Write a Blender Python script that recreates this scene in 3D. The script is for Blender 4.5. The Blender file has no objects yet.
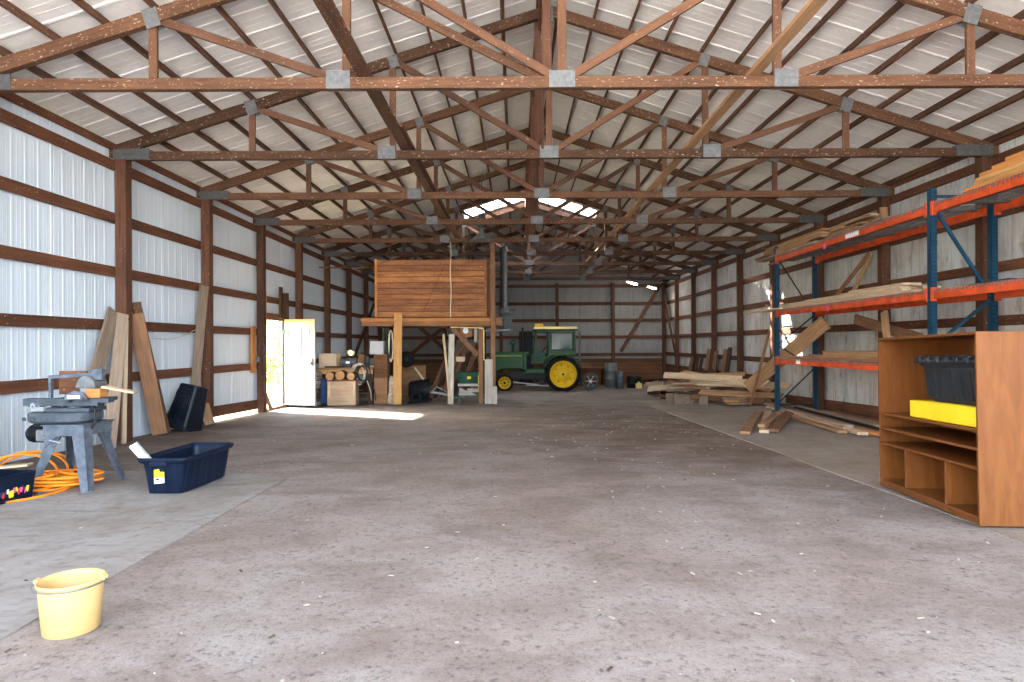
import bpy, bmesh, math, random
from mathutils import Vector, Matrix, Euler
random.seed(7)
R = math.radians
PI = math.pi
scene = bpy.context.scene
COL = scene.collection

# ------------------------------------------------------------------ survey of the place
F = 643.0            # focal length in pixels at 1024 wide
CZ = 1.10            # camera height
SL = 0.0249          # the dirt floor falls gently towards the back
ROLL = 0.0047
CX = 0.486           # ridge line
XL, XR = -5.54, 6.64 # outer faces of the wall posts
BAY = 2.44
TY = [6.49 + BAY * i for i in range(9)]   # trusses
YB = 28.45           # back wall
YF = -0.8             # open front of the building
RS = 0.318           # roof slope

def fz(y):
    return -SL * y

def P(x, y, Y):
    dx, dy = x - 515, y - 344
    u, v = dx - ROLL * dy, dy + ROLL * dx
    return Vector((u * Y / F, Y, CZ - v * Y / F))

def G(x, y, h=0.0):
    dx, dy = x - 515, y - 344
    u, v = dx - ROLL * dy, dy + ROLL * dx
    Y = (CZ - h) / (v / F - SL)
    return Vector((u * Y / F, Y, fz(Y) + h))

# ------------------------------------------------------------------ materials
MATS = {}
class NT:
    def __init__(s, name):
        m = bpy.data.materials.new(name); m.use_nodes = True
        s.m = m; s.n = m.node_tree.nodes; s.l = m.node_tree.links
        s.b = s.n['Principled BSDF']
    def add(s, t, **k):
        n = s.n.new(t)
        for a, v in k.items():
            setattr(n, a, v)
        return n
    def link(s, a, b):
        s.l.new(a, b)
    def coord(s, out='Object', scale=(1, 1, 1), rot=(0, 0, 0), rnd=0.0):
        t = s.add('ShaderNodeTexCoord'); mp = s.add('ShaderNodeMapping')
        mp.inputs['Scale'].default_value = scale
        mp.inputs['Rotation'].default_value = rot
        s.link(t.outputs[out], mp.inputs['Vector'])
        if rnd:
            oi = s.add('ShaderNodeObjectInfo'); mu = s.add('ShaderNodeMath', operation='MULTIPLY')
            mu.inputs[1].default_value = rnd
            s.link(oi.outputs['Random'], mu.inputs[0])
            cb = s.add('ShaderNodeCombineXYZ')
            for i in range(3):
                s.link(mu.outputs[0], cb.inputs[i])
            s.link(cb.outputs[0], mp.inputs['Location'])
        return mp.outputs[0]
    def noise(s, vec, scale=5, detail=4, rough=.6, dist=0):
        n = s.add('ShaderNodeTexNoise')
        n.inputs['Scale'].default_value = scale; n.inputs['Detail'].default_value = detail
        n.inputs['Roughness'].default_value = rough; n.inputs['Distortion'].default_value = dist
        s.link(vec, n.inputs['Vector'])
        return n.outputs[0]
    def ramp(s, fac, stops):
        r = s.add('ShaderNodeValToRGB')
        e = r.color_ramp.elements
        while len(e) < len(stops):
            e.new(.5)
        for k, (p, c) in enumerate(stops):
            e[k].position = p
            e[k].color = (c[0], c[1], c[2], 1) if hasattr(c, '__len__') else (c, c, c, 1)
        s.link(fac, r.inputs[0])
        return r.outputs[0]
    def mix(s, fac, a, b, mode='MIX'):
        m = s.add('ShaderNodeMix', data_type='RGBA', blend_type=mode)
        for sock, v in ((m.inputs[0], fac), (m.inputs[6], a), (m.inputs[7], b)):
            if isinstance(v, (int, float)):
                sock.default_value = v
            elif isinstance(v, (tuple, list)):
                sock.default_value = (v[0], v[1], v[2], 1)
            else:
                s.link(v, sock)
        return m.outputs[2]
    def bump(s, h, strength=.3, dist=.01):
        b = s.add('ShaderNodeBump')
        b.inputs['Strength'].default_value = strength; b.inputs['Distance'].default_value = dist
        s.link(h, b.inputs['Height']); s.link(b.outputs[0], s.b.inputs['Normal'])
    def done(s, col=None, rough=.7, metal=0.0, spec=None):
        if col is not None:
            if isinstance(col, tuple):
                s.b.inputs['Base Color'].default_value = (*col, 1)
            else:
                s.link(col, s.b.inputs['Base Color'])
        s.b.inputs['Roughness'].default_value = rough
        s.b.inputs['Metallic'].default_value = metal
        if spec is not None:
            s.b.inputs['Specular IOR Level'].default_value = spec
        return s.m

def sc(c, k):
    return tuple(min(1, v * k) for v in c)

def wood(name, c, dark=.55, lite=1.35, grain=22, speck=0.0, rough=.8, vary=.25):
    t = NT(name)
    v = t.coord('Object', (1.3, grain, grain), rnd=40)
    n1 = t.noise(v, 1.6, 5, .65, .4)
    base = t.ramp(n1, [(.28, sc(c, dark)), (.5, c), (.75, sc(c, lite))])
    v2 = t.coord('Object', (1.2, 3, 3), rnd=17)
    n2 = t.noise(v2, 1.3, 3, .6)
    base = t.mix(t.ramp(n2, [(.35, 0.0), (.7, .55)]), base, sc(c, dark * .8))
    oi = t.add('ShaderNodeObjectInfo')
    mr = t.add('ShaderNodeMapRange')
    mr.inputs[3].default_value = 1 - vary; mr.inputs[4].default_value = 1 + vary
    t.link(oi.outputs['Random'], mr.inputs[0])
    hs = t.add('ShaderNodeHueSaturation')
    t.link(mr.outputs[0], hs.inputs['Value']); t.link(base, hs.inputs['Color'])
    out = hs.outputs[0]
    if speck:
        v3 = t.coord('Object', (16, 34, 34), rnd=29)
        n3 = t.noise(v3, 1.6, 3, .55)
        out = t.mix(t.ramp(n3, [(.68 - speck * .06, 0.0), (.76, .8)]), out, (.62, .55, .46))
    t.bump(n1, .35, .004)
    return t.done(out, rough, 0, .25)

def plain(name, c, rough=.55, metal=0.0, var=.18, scale=9, spec=None, bump=0.0):
    t = NT(name)
    v = t.coord('Object', (1, 1, 1), rnd=13)
    n = t.noise(v, scale, 4, .6)
    col = t.ramp(n, [(.3, sc(c, 1 - var)), (.7, sc(c, 1 + var))])
    if bump:
        t.bump(n, bump, .01)
    return t.done(col, rough, metal, .22 if spec is None else spec)

def emis(name, c, k):
    t = NT(name)
    t.b.inputs['Base Color'].default_value = (*c, 1)
    t.b.inputs['Emission Color'].default_value = (*c, 1)
    t.b.inputs['Emission Strength'].default_value = k
    return t.m

def sheet_metal(name, c, dirt, amt, rust=0.0):
    t = NT(name)
    v = t.coord('Object', (1, 1, 1))
    n = t.noise(v, .9, 5, .65)
    col = t.mix(t.ramp(n, [(.35, 0.0), (.75, amt)]), c, dirt)
    vs = t.coord('Object', (7, 7, .55))
    n2 = t.noise(vs, 1.5, 5, .7)
    col = t.mix(t.ramp(n2, [(.5, 0.0), (.78, amt)]), col, sc(dirt, .75))
    if rust:
        n3 = t.noise(t.coord('Object', (3, 3, 1.2)), 1.7, 6, .7)
        col = t.mix(t.ramp(n3, [(.55, 0.0), (.72, rust)]), col, (.16, .09, .05))
    t.bump(n2, .06, .01)
    return t.done(col, .6, .0, .15)

M = dict(
    post=wood('post_wood', (.115, .048, .027), .5, 1.35, 16, .25),
    truss=wood('truss_wood', (.108, .049, .025), .5, 1.35, 18, 1.0, .8, .32),
    truss_lite=wood('truss_web_wood', (.138, .064, .036), .65, 1.3, 18, .5),
    purlin=wood('purlin_wood', (.15, .07, .040), .55, 1.3, 14, .4),
    girt=wood('girt_wood', (.145, .056, .028), .55, 1.4, 16, .4),
    grey_board=wood('weathered_board', (.30, .215, .155), .65, 1.3, 18),
    brown_board=wood('brown_board', (.235, .115, .06), .6, 1.35, 18),
    dark_board=wood('dark_board', (.075, .038, .022), .55, 1.4, 16),
    tan_board=wood('tan_board', (.38, .215, .11), .65, 1.3, 18),
    pine=wood('pine_board', (.62, .33, .125), .75, 1.2, 16),
    orange_pine=wood('orange_pine', (.55, .23, .07), .75, 1.2, 14),
    pale_board=wood('pale_board', (.56, .41, .27), .75, 1.2, 18),
    white_wood=wood('weathered_white_wood', (.50, .45, .39), .6, 1.25, 14),
    loft=wood('loft_planks', (.33, .135, .055), .5, 1.45, 14, .5, .8, .3),
    loft_warm=wood('loft_planks_warm', (.40, .17, .07), .5, 1.4, 12, .5, .8, .3),
    loft_dull=wood('loft_planks_dull', (.27, .115, .055), .5, 1.5, 15, .5, .8, .3),
    kick=wood('kick_planks', (.17, .075, .036), .55, 1.35, 16),
    ply=wood('plywood', (.30, .155, .08), .75, 1.25, 8),
    cratewood=wood('crate_wood', (.46, .33, .23), .75, 1.2, 10),
    bark=plain('bark', (.10, .07, .05), .9, 0, .5, 25, bump=.5),
    logend=wood('log_end', (.46, .25, .12), .6, 1.3, 6),
    split=plain('split_wood', (.42, .33, .26), .9, 0, .5, 16, bump=.3),
    galv=plain('galvanized_steel', (.15, .155, .16), .55, .2, .25, 20),
    galv_dark=plain('dark_galvanized', (.085, .088, .09), .6, .2, .25, 20),
    steel_grey=plain('grey_machine_paint', (.062, .074, .088), .5, .1, .3, 12),
    steel_blue=plain('blue_grey_paint', (.10, .115, .14), .55, .15, .4, 14),
    black_metal=plain('black_metal', (.012, .012, .014), .5, .2, .3),
    chrome=plain('bright_steel', (.40, .41, .43), .35, .6, .2),
    white_metal=plain('white_paint', (.70, .71, .72), .5, 0, .06),
    shaded_door=plain('shaded_door_paint', (.30, .31, .33), .8, 0, .2, 5),  # white door; its shade is put into the base colour as grey
    rack_blue=plain('rack_blue_paint', (.008, .045, .085), .45, .1, .3, 8),
    rack_orange=plain('rack_orange_paint', (.60, .075, .018), .45, .0, .3, 6),
    wire=plain('wire_deck_steel', (.16, .14, .13), .55, .3, .3),
    navy=plain('navy_plastic', (.0035, .009, .024), .45, 0, .3, 6),
    navy_dark=plain('dark_navy_plastic', (.005, .008, .014), .42, 0, .4, 6),
    black_plastic=plain('black_plastic', (.008, .009, .011), .5, 0, .3, 6),
    char_plastic=plain('charcoal_plastic', (.018, .020, .025), .5, 0, .25, 6),
    bucket=plain('yellow_bucket_plastic', (.56, .37, .15), .5, 0, .1, 5),
    orange_cord=plain('orange_cord', (.85, .24, .015), .5, 0, .15),
    dark_cord=plain('dark_cord', (.03, .03, .03), .6),
    pale_hose=plain('pale_hose', (.50, .45, .38), .6, 0, .25),
    rope=plain('rope', (.62, .56, .44), .9, 0, .2, 40),
    yellow=plain('bright_yellow_paint', (.83, .60, .015), .5, 0, .08, 4),
    white_card=plain('white_card', (.82, .82, .84), .7, 0, .04),
    shaded_card=plain('shaded_white_card', (.42, .44, .47), .8, 0, .08),  # white card darkened: the shade on the box is put into its colour
    card=plain('cardboard', (.55, .42, .30), .85, 0, .12, 6),
    blue_cloth=plain('blue_cloth', (.035, .06, .15), .95, 0, .35, 14),
    tractor_green=plain('tractor_green', (.003, .062, .010), .4, 0, .25, 5),
    tractor_green_dull=plain('dull_green', (.014, .06, .036), .45, 0, .3, 6),
    tractor_yellow=plain('tractor_yellow', (.72, .42, .006), .45, 0, .12, 6),
    cream=plain('cream_paint', (.78, .62, .24), .5, 0, .1),
    rubber=plain('tyre_rubber', (.009, .009, .010), .85, 0, .4, 20),
    red=plain('red_plastic', (.55, .03, .04), .5),
    bulb=emis('warm_bulb', (1, .72, .3), 6),
    tube=emis('tube_lamp', (1, .95, .86), 22),
    concrete_block=plain('concrete_block', (.20, .145, .11), .9, 0, .3, 18, bump=.3),
    pinktag=plain('pink_tag', (.75, .10, .25), .6),
    dirt_clod=plain('chips', (.42, .35, .29), .9, 0, .35, 3),
    leaf=plain('leaf', (.13, .26, .06), .7, 0, .4, 2),
    trunk=plain('trunk', (.12, .085, .06), .9, 0, .3),
    tractor_hood_stripe=plain('hood_stripe', (.30, .30, .06), .5),
    gravel=plain('bounce_gravel', (.56, .53, .49), .95, 0, .25, 12),
    sandpaper=plain('grinding_wheel', (.3, .3, .3), .9),
    wall_l=sheet_metal('left_sheeting', (.66, .735, .815), (.60, .60, .60), .28),
    wall_r=sheet_metal('right_sheeting', (.60, .62, .635), (.34, .28, .235), .85, .8),
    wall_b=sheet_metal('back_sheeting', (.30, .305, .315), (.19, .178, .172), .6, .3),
    roof=sheet_metal('roof_sheeting', (.86, .835, .81), (.74, .69, .65), .4),
)

def glass(name, c=(.75, .85, .85), rough=.05):
    t = NT(name)
    t.b.inputs['Base Color'].default_value = (*c, 1)
    t.b.inputs['Roughness'].default_value = rough
    tr = t.add('ShaderNodeBsdfTransparent'); tr.inputs[0].default_value = (*c, 1)
    mx = t.add('ShaderNodeMixShader'); mx.inputs[0].default_value = .25
    t.link(tr.outputs[0], mx.inputs[1]); t.link(t.b.outputs[0], mx.inputs[2])
    t.link(mx.outputs[0], t.n['Material Output'].inputs[0])
    return t.m
M['cab_glass'] = glass('cab_glass', (.35, .45, .45))

def skylight_mat():
    t = NT('translucent_fibreglass')
    tl = t.add('ShaderNodeBsdfTranslucent'); tl.inputs[0].default_value = (.85, .88, .88, 1)
    tr = t.add('ShaderNodeBsdfTransparent'); tr.inputs[0].default_value = (.9, .93, .93, 1)
    mx = t.add('ShaderNodeMixShader'); mx.inputs[0].default_value = .5
    t.link(tl.outputs[0], mx.inputs[1]); t.link(tr.outputs[0], mx.inputs[2])
    t.link(mx.outputs[0], t.n['Material Output'].inputs[0])
    return t.m
M['skylight'] = skylight_mat()

def floor_mat():
    t = NT('dirt_floor')
    v = t.coord('Object')
    big = t.noise(v, .30, 4, .6, .3)
    mid = t.noise(t.coord('Object', (1, 1.25, 1)), 1.3, 7, .72, .3)
    fine = t.noise(v, 26, 6, .75)
    grit = t.noise(v, 75, 4, .7)
    col = t.mix(t.ramp(big, [(.38, 0.0), (.62, 1.0)]), (.315, .278, .252), (.265, .213, .178))
    col = t.mix(t.ramp(mid, [(.42, 0.0), (.66, .85)]), col, (.165, .122, .096))
    # trodden brown earth towards the middle of the barn, right of the aisle
    sx = t.add('ShaderNodeSeparateXYZ'); t.link(v, sx.inputs[0])
    def band(sock, a, b_):
        mr = t.add('ShaderNodeMapRange'); mr.inputs[1].default_value = a; mr.inputs[2].default_value = b_
        t.link(sock, mr.inputs[0]); return mr.outputs[0]
    def mul(a, b_):
        m = t.add('ShaderNodeMath', operation='MULTIPLY'); t.link(a, m.inputs[0]); t.link(b_, m.inputs[1]); return m.outputs[0]
    soil = mul(mul(band(sx.outputs['Y'], 4.0, 8.0), band(sx.outputs['Y'], 16.0, 12.0)), mul(band(sx.outputs['X'], -.6, 1.2), t.ramp(mid, [(.36, .25), (.60, 1.0)])))
    col = t.mix(soil, col, (.145, .102, .073))
    edge = mul(mul(band(sx.outputs['X'], -3.6, -4.8), band(sx.outputs['Y'], 5.0, 7.0)), t.ramp(mid, [(.32, .35), (.58, 1.0)]))
    col = t.mix(edge, col, (.135, .098, .072))
    col = t.mix(t.ramp(fine, [(.32, .9), (.47, 0.0)]), col, (.085, .064, .052))
    col = t.mix(t.ramp(fine, [(.60, 0.0), (.78, .45)]), col, (.50, .46, .42))
    col = t.mix(t.ramp(grit, [(.34, .5), (.48, 0.0)]), col, (.13, .105, .088))
    scuff = t.noise(t.coord('Object', (2.2, 4.5, 1), (0, 0, .5)), 2.6, 6, .72, 1.2)
    col = t.mix(t.ramp(scuff, [(.62, 0.0), (.72, .6)]), col, (.10, .082, .072))
    h = t.add('ShaderNodeMath', operation='ADD'); t.link(fine, h.inputs[0]); t.link(mid, h.inputs[1])
    t.bump(h.outputs[0], .55, .02)
    return t.done(col, .85, 0, .2)
M['floor'] = floor_mat()

def pad_mat(name, a, b):
    t = NT(name)
    v = t.coord('Object')
    n = t.noise(v, 1.1, 5, .7, .5); f = t.noise(v, 14, 5, .7)
    st = t.noise(t.coord('Object', (1, 4, 1), (0, 0, .3)), 1.6, 6, .7, 1.0)
    col = t.mix(t.ramp(n, [(.35, 0.0), (.68, 1.0)]), a, b)
    col = t.mix(t.ramp(f, [(.32, .45), (.5, 0.0)]), col, sc(b, .55))
    col = t.mix(t.ramp(st, [(.55, 0.0), (.72, .6)]), col, sc(b, .6))
    t.bump(f, .25, .008)
    return t.done(col, .8, 0, .2)
M['pad_l'] = pad_mat('left_concrete', (.32, .30, .285), (.195, .16, .13))
M['pad_r'] = pad_mat('right_concrete', (.33, .285, .24), (.235, .19, .15))

def grass_mat():
    t = NT('grass_ground')
    v = t.coord('Object'); n = t.noise(v, 3, 6, .7); b = t.noise(v, .4, 3, .6)
    col = t.ramp(n, [(.3, (.14, .2, .05)), (.6, (.28, .34, .11)), (.8, (.42, .42, .2))])
    col = t.mix(t.ramp(b, [(.4, 0.0), (.7, .6)]), col, (.42, .38, .22))
    return t.done(col, .95)
M['grass'] = grass_mat()

def oak_mat():
    t = NT('oak_veneer')
    v = t.coord('Object', (3.0, 3.0, .55))
    n = t.noise(v, 3.2, 5, .6, 1.6)
    w = t.add('ShaderNodeTexWave', wave_type='BANDS', bands_direction='X')
    w.inputs['Scale'].default_value = 3.2; w.inputs['Distortion'].default_value = 9
    w.inputs['Detail'].default_value = 4; w.inputs['Detail Scale'].default_value = 1.4
    t.link(v, w.inputs['Vector'])
    col = t.mix(t.ramp(n, [(.3, 0.0), (.7, 1.0)]), (.135, .042, .008), (.195, .066, .015))
    col = t.mix(t.ramp(w.outputs[0], [(.55, 0.0), (.95, .5)]), col, (.14, .04, .008))
    f = t.noise(t.coord('Object', (60, 60, 4)), 3, 3, .6)
    col = t.mix(t.ramp(f, [(.55, 0.0), (.75, .35)]), col, (.16, .05, .012))
    return t.done(col, .5, 0, .2)
M['oak'] = oak_mat()

# ------------------------------------------------------------------ mesh builder
class MB:
    def __init__(s):
        s.v = []; s.f = []; s.m = []; s.sm = []
    def add(s, vs, fs, mi=0, smooth=False):
        o = len(s.v)
        s.v += [tuple(x) for x in vs]
        for f in fs:
            s.f.append([o + i for i in f]); s.m.append(mi); s.sm.append(smooth)
        return s
    def box(s, c, d, rot=None, mi=0):
        hx, hy, hz = d[0] / 2, d[1] / 2, d[2] / 2
        vs = [Vector((x, y, z)) for x in (-hx, hx) for y in (-hy, hy) for z in (-hz, hz)]
        if rot is not None:
            m = rot.to_3x3() if isinstance(rot, Matrix) else Euler(rot).to_matrix()
            vs = [m @ v for v in vs]
        vs = [v + Vector(c) for v in vs]
        return s.add(vs, [(0, 1, 3, 2), (4, 6, 7, 5), (0, 4, 5, 1), (2, 3, 7, 6), (0, 2, 6, 4), (1, 5, 7, 3)], mi)
    def squeeze(s):
        s.v = [((x + .16) * .76 - .11, y, z) for x, y, z in s.v]
        return s
    def b2(s, x0, x1, y0, y1, z0, z1, mi=0):
        return s.box(((x0 + x1) / 2, (y0 + y1) / 2, (z0 + z1) / 2), (abs(x1 - x0), abs(y1 - y0), abs(z1 - z0)), None, mi)
    def hexa(s, bot, top, mi=0):
        vs = list(bot) + list(top)
        return s.add(vs, [(3, 2, 1, 0), (4, 5, 6, 7), (0, 1, 5, 4), (1, 2, 6, 5), (2, 3, 7, 6), (3, 0, 4, 7)], mi)
    def bar(s, p0, p1, w, h, up=(0, 0, 1), mi=0, w1=None, h1=None):
        p0, p1 = Vector(p0), Vector(p1); x = (p1 - p0).normalized(); up = Vector(up)
        y = up.cross(x)
        if y.length < 1e-4:
            y = Vector((0, 1, 0)).cross(x)
        y.normalize(); z = x.cross(y)
        w1 = w if w1 is None else w1; h1 = h if h1 is None else h1
        a = [p0 + y * sy * w / 2 + z * sz * h / 2 for sy, sz in ((-1, -1), (1, -1), (1, 1), (-1, 1))]
        b = [p1 + y * sy * w1 / 2 + z * sz * h1 / 2 for sy, sz in ((-1, -1), (1, -1), (1, 1), (-1, 1))]
        return s.hexa(a, b, mi)
    def cyl(s, p0, p1, r0, r1=None, n=16, mi=0, cap=True, smooth=True):
        p0, p1 = Vector(p0), Vector(p1); r1 = r0 if r1 is None else r1
        x = (p1 - p0).normalized()
        a = Vector((0, 0, 1)) if abs(x.z) < .9 else Vector((1, 0, 0))
        y = a.cross(x).normalized(); z = x.cross(y)
        ring = lambda p, r: [p + (y * math.cos(2 * PI * k / n) + z * math.sin(2 * PI * k / n)) * r for k in range(n)]
        s.add(ring(p0, r0) + ring(p1, r1), [(k, (k + 1) % n, n + (k + 1) % n, n + k) for k in range(n)], mi, smooth)
        if cap:
            s.add(ring(p0, r0), [list(range(n))[::-1]], mi)
            s.add(ring(p1, r1), [list(range(n))], mi)
        return s
    def lathe(s, prof, n=32, mi=0, o=(0, 0, 0), axis='Z', smooth=True, sx=1, sy=1):
        vs = []
        for r, z in prof:
            for k in range(n):
                a = 2 * PI * k / n
                p = (r * math.cos(a) * sx, r * math.sin(a) * sy, z)
                if axis == 'Y':
                    p = (p[0], p[2], p[1])
                if axis == 'X':
                    p = (p[2], p[0], p[1])
                vs.append((p[0] + o[0], p[1] + o[1], p[2] + o[2]))
        fs = []
        for i in range(len(prof) - 1):
            for k in range(n):
                k2 = (k + 1) % n
                fs.append((i * n + k, i * n + k2, (i + 1) * n + k2, (i + 1) * n + k))
        return s.add(vs, fs, mi, smooth)
    def tube(s, pts, r, n=8, mi=0, closed=False):
        pts = [Vector(p) for p in pts]; N = len(pts); vs = []
        prev = None
        for i, p in enumerate(pts):
            if closed:
                t = pts[(i + 1) % N] - pts[i - 1]
            else:
                t = pts[min(i + 1, N - 1)] - pts[max(i - 1, 0)]
            t.normalize()
            if prev is None:
                a = Vector((0, 0, 1)) if abs(t.z) < .9 else Vector((1, 0, 0))
                y = a.cross(t).normalized()
            else:
                y = prev - t * prev.dot(t)
                y.normalize()
            prev = y; z = t.cross(y)
            vs += [p + (y * math.cos(2 * PI * k / n) + z * math.sin(2 * PI * k / n)) * r for k in range(n)]
        fs = []
        for i in range(N if closed else N - 1):
            j = (i + 1) % N
            for k in range(n):
                k2 = (k + 1) % n
                fs.append((i * n + k, i * n + k2, j * n + k2, j * n + k))
        if not closed:
            fs.append(list(range(n))[::-1]); fs.append([(N - 1) * n + k for k in range(n)])
        return s.add(vs, fs, mi, True)
    def prism(s, poly, d0, d1, axis='Y', mi=0):
        n = len(poly)
        mk = {'Y': lambda a, b, d: (a, d, b), 'X': lambda a, b, d: (d, a, b), 'Z': lambda a, b, d: (a, b, d)}[axis]
        vs = [mk(a, b, d0) for a, b in poly] + [mk(a, b, d1) for a, b in poly]
        fs = [list(range(n))[::-1], [n + i for i in range(n)]]
        fs += [(i, (i + 1) % n, n + (i + 1) % n, n + i) for i in range(n)]
        return s.add(vs, fs, mi)
    def build(s, name, mats, parent=None, bevel=0.0, seg=1, jitter=0.0):
        me = bpy.data.meshes.new(name)
        me.from_pydata(s.v, [], s.f)
        if not isinstance(mats, (list, tuple)):
            mats = [mats]
        for m in mats:
            me.materials.append(M[m] if isinstance(m, str) else m)
        for p, mi, sm in zip(me.polygons, s.m, s.sm):
            p.material_index = mi; p.use_smooth = sm
        bm = bmesh.new(); bm.from_mesh(me)
        bmesh.ops.recalc_face_normals(bm, faces=bm.faces)
        if bevel:
            ed = [e for e in bm.edges if len(e.link_faces) == 2 and e.calc_face_angle(0) > .6]
            bmesh.ops.bevel(bm, geom=ed, offset=bevel, segments=seg, profile=.5, affect='EDGES', clamp_overlap=True)
        bm.to_mesh(me); bm.free()
        o = bpy.data.objects.new(name, me); COL.objects.link(o)
        if parent:
            o.parent = parent
        return o

def tag(o, label=None, cat=None, group=None, kind=None):
    if label: o['label'] = label
    if cat: o['category'] = cat
    if group: o['group'] = group
    if kind: o['kind'] = kind
    return o

def thing(name, label, cat, loc=(0, 0, 0), rz=0.0, group=None, rot=None):
    o = bpy.data.objects.new(name, None); COL.objects.link(o)
    o.empty_display_size = .1
    o.location = loc
    o.rotation_euler = rot if rot is not None else (0, 0, rz)
    return tag(o, label, cat, group)

def struct(o, label=None):
    o['kind'] = 'structure'
    if label: o['label'] = label
    return o

def copy_tree(o, parent=None):
    c = o.copy(); COL.objects.link(c); c.parent = parent
    for ch in list(o.children):
        copy_tree(ch, c)
    return c

def frame(p0, p1, up=(0, 0, 1)):
    p0, p1 = Vector(p0), Vector(p1)
    x = (p1 - p0).normalized(); up = Vector(up)
    y = up.cross(x)
    if y.length < 1e-4:
        y = Vector((0, 1, 0)).cross(x)
    y.normalize(); z = x.cross(y)
    m = Matrix((x, y, z)).transposed().to_4x4(); m.translation = p0
    return m, (p1 - p0).length

def member(name, p0, p1, w, h, mat, parent=None, up=(0, 0, 1), bevel=.004, bow=0.0):
    """A length of timber, grain along its own X axis: w across, h along up."""
    m, L = frame(p0, p1, up)
    b = MB()
    if bow:
        n = 8
        ring = []
        for i in range(n + 1):
            x = L * i / n; z = bow * math.sin(PI * i / n)
            ring += [(x, -w / 2, z - h / 2), (x, w / 2, z - h / 2), (x, w / 2, z + h / 2), (x, -w / 2, z + h / 2)]
        fs = [(3, 2, 1, 0), [n * 4 + k for k in range(4)]]
        for i in range(n):
            for k in range(4):
                k2 = (k + 1) % 4
                fs.append((i * 4 + k, i * 4 + k2, i * 4 + 4 + k2, i * 4 + 4 + k))
        b.add(ring, fs)
    else:
        b.b2(0, L, -w / 2, w / 2, -h / 2, h / 2)
    o = b.build(name, mat, parent, bevel)
    if parent is None:
        o.matrix_world = m
    else:
        o.matrix_basis = m
    return o

def plank(name, label, cat, p0, p1, w, t, mat, up=(0, 0, 1), group=None, bow=0.0):
    return tag(member(name, p0, p1, w, t, mat, None, up, .004, bow), label, cat, group)

# ================================================================== SETTING
# ---- floor
def build_floor():
    b = MB(); nx, ny = 90, 220
    x0, x1, y0, y1 = -5.72, 6.76, -1.6, YB + .1
    rnd = random.Random(3)
    ph = [(rnd.uniform(.5, 3.2), rnd.uniform(.5, 3.2), rnd.uniform(0, 6), rnd.uniform(.002, .007)) for _ in range(14)]
    vs = []
    for j in range(ny + 1):
        y = y0 + (y1 - y0) * j / ny
        for i in range(nx + 1):
            x = x0 + (x1 - x0) * i / nx
            h = sum(a * math.sin(p * x + q * y + r) for p, q, r, a in ph) * .16
            vs.append((x, y, fz(y) + h - .004))
    fs = [(j * (nx + 1) + i, j * (nx + 1) + i + 1, (j + 1) * (nx + 1) + i + 1, (j + 1) * (nx + 1) + i) for j in range(ny) for i in range(nx)]
    b.add(vs, fs, 0, True)
    return struct(b.build('floor', 'floor'), 'trodden earth floor of the barn')
build_floor()

def pad(name, poly, mat, label, h=.005):
    b = MB(); n = len(poly)
    top = [(x, y, fz(y) + h) for x, y in poly]; bot = [(x, y, fz(y) - .12) for x, y in poly]
    b.add(bot + top, [list(range(n, 2 * n)), list(range(n))[::-1]] + [(i, (i + 1) % n, n + (i + 1) % n, n + i) for i in range(n)])
    return struct(b.build(name, mat, None), label)
a, b_ = G(2, 639), G(287, 478)
ea = a + (a - b_) * 1.2
pad('concrete_pad', [(ea.x, ea.y), (b_.x, b_.y), (-3.0, 6.42), (-5.5, 6.5), (-5.5, -1.2), (-5.0, -1.2)], 'pad_l', 'worn grey concrete pad at the left of the earth floor')
a, b_ = G(1022, 541), G(655, 408)
ea = a + (a - b_) * .25
pad('concrete_pad', [(ea.x, ea.y), (6.5, ea.y), (6.5, 17.2), (b_.x, 17.2), (b_.x, b_.y)], 'pad_r', 'worn brown concrete pad under the racking')

# ---- ground outside
b = MB()
for x0, x1, y0, y1 in ((-70, -5.72, YF, 90), (6.76, 70, YF, 90), (-5.72, 6.76, YB + .1, 90)):
    b.add([(x0, y0, fz(y0) - .03), (x1, y0, fz(y0) - .03), (x1, y1, fz(y1) - .03), (x0, y1, fz(y1) - .03)], [(0, 1, 2, 3)])
struct(b.build('ground_outside', 'grass'), 'mown grass outside the barn')
b = MB()
for x0, x1, y0, y1 in ((-60, -5.72, -60, YF), (6.76, 60, -60, YF), (-5.72, 6.76, -60, -1.6)):
    b.add([(x0, y0, fz(y0) - .03), (x1, y0, fz(y0) - .03), (x1, y1, fz(y1) - .03), (x0, y1, fz(y1) - .03)], [(0, 1, 2, 3)])
struct(b.build('bounce_gravel', 'gravel'), 'pale gravel added out of view before the open barn to bounce light in')  # unseen pale ground, added to throw sunlight up onto the roof sheeting

# ---- corrugated sheeting: profile(u) -> height, along u, extruded along w
def ribs(u0, u1, pitch=.2033, h=.0045, every=6):
    pts = []; k = 0; u = u0
    while u < u1 - 1e-6:
        big = (k % every == 0)
        hh = h * (1.45 if big else 1)
        for du, q in ((.012, 0), (.024, 1), (.050, 1), (.062, 0)):
            if u + du < u1:
                pts.append((u + du, q * hh + (.003 if big else 0)))
        if big:
            pts += [(u + .070, 0), (u + .073, -.006), (u + .080, -.006), (u + .082, 0)]
        for q in (.42, .68):
            c = u + pitch * q + .02
            if c + .012 < u1 and not (big and q < .45):
                pts += [(c, 0), (c + .006, h * .3), (c + .012, h * .3), (c + .018, 0)]
        u += pitch; k += 1
    pts = sorted(pts)
    return [(u0, 0)] + pts + [(u1, 0)]

def sheet(mb, prof, fn, w0, w1):
    n = len(prof); vs = []
    for u, h in prof:
        vs.append(fn(u, h, w0(u) if callable(w0) else w0)); vs.append(fn(u, h, w1(u) if callable(w1) else w1))
    mb.add(vs, [(2 * i, 2 * i + 1, 2 * i + 3, 2 * i + 2) for i in range(n - 1)])

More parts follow.
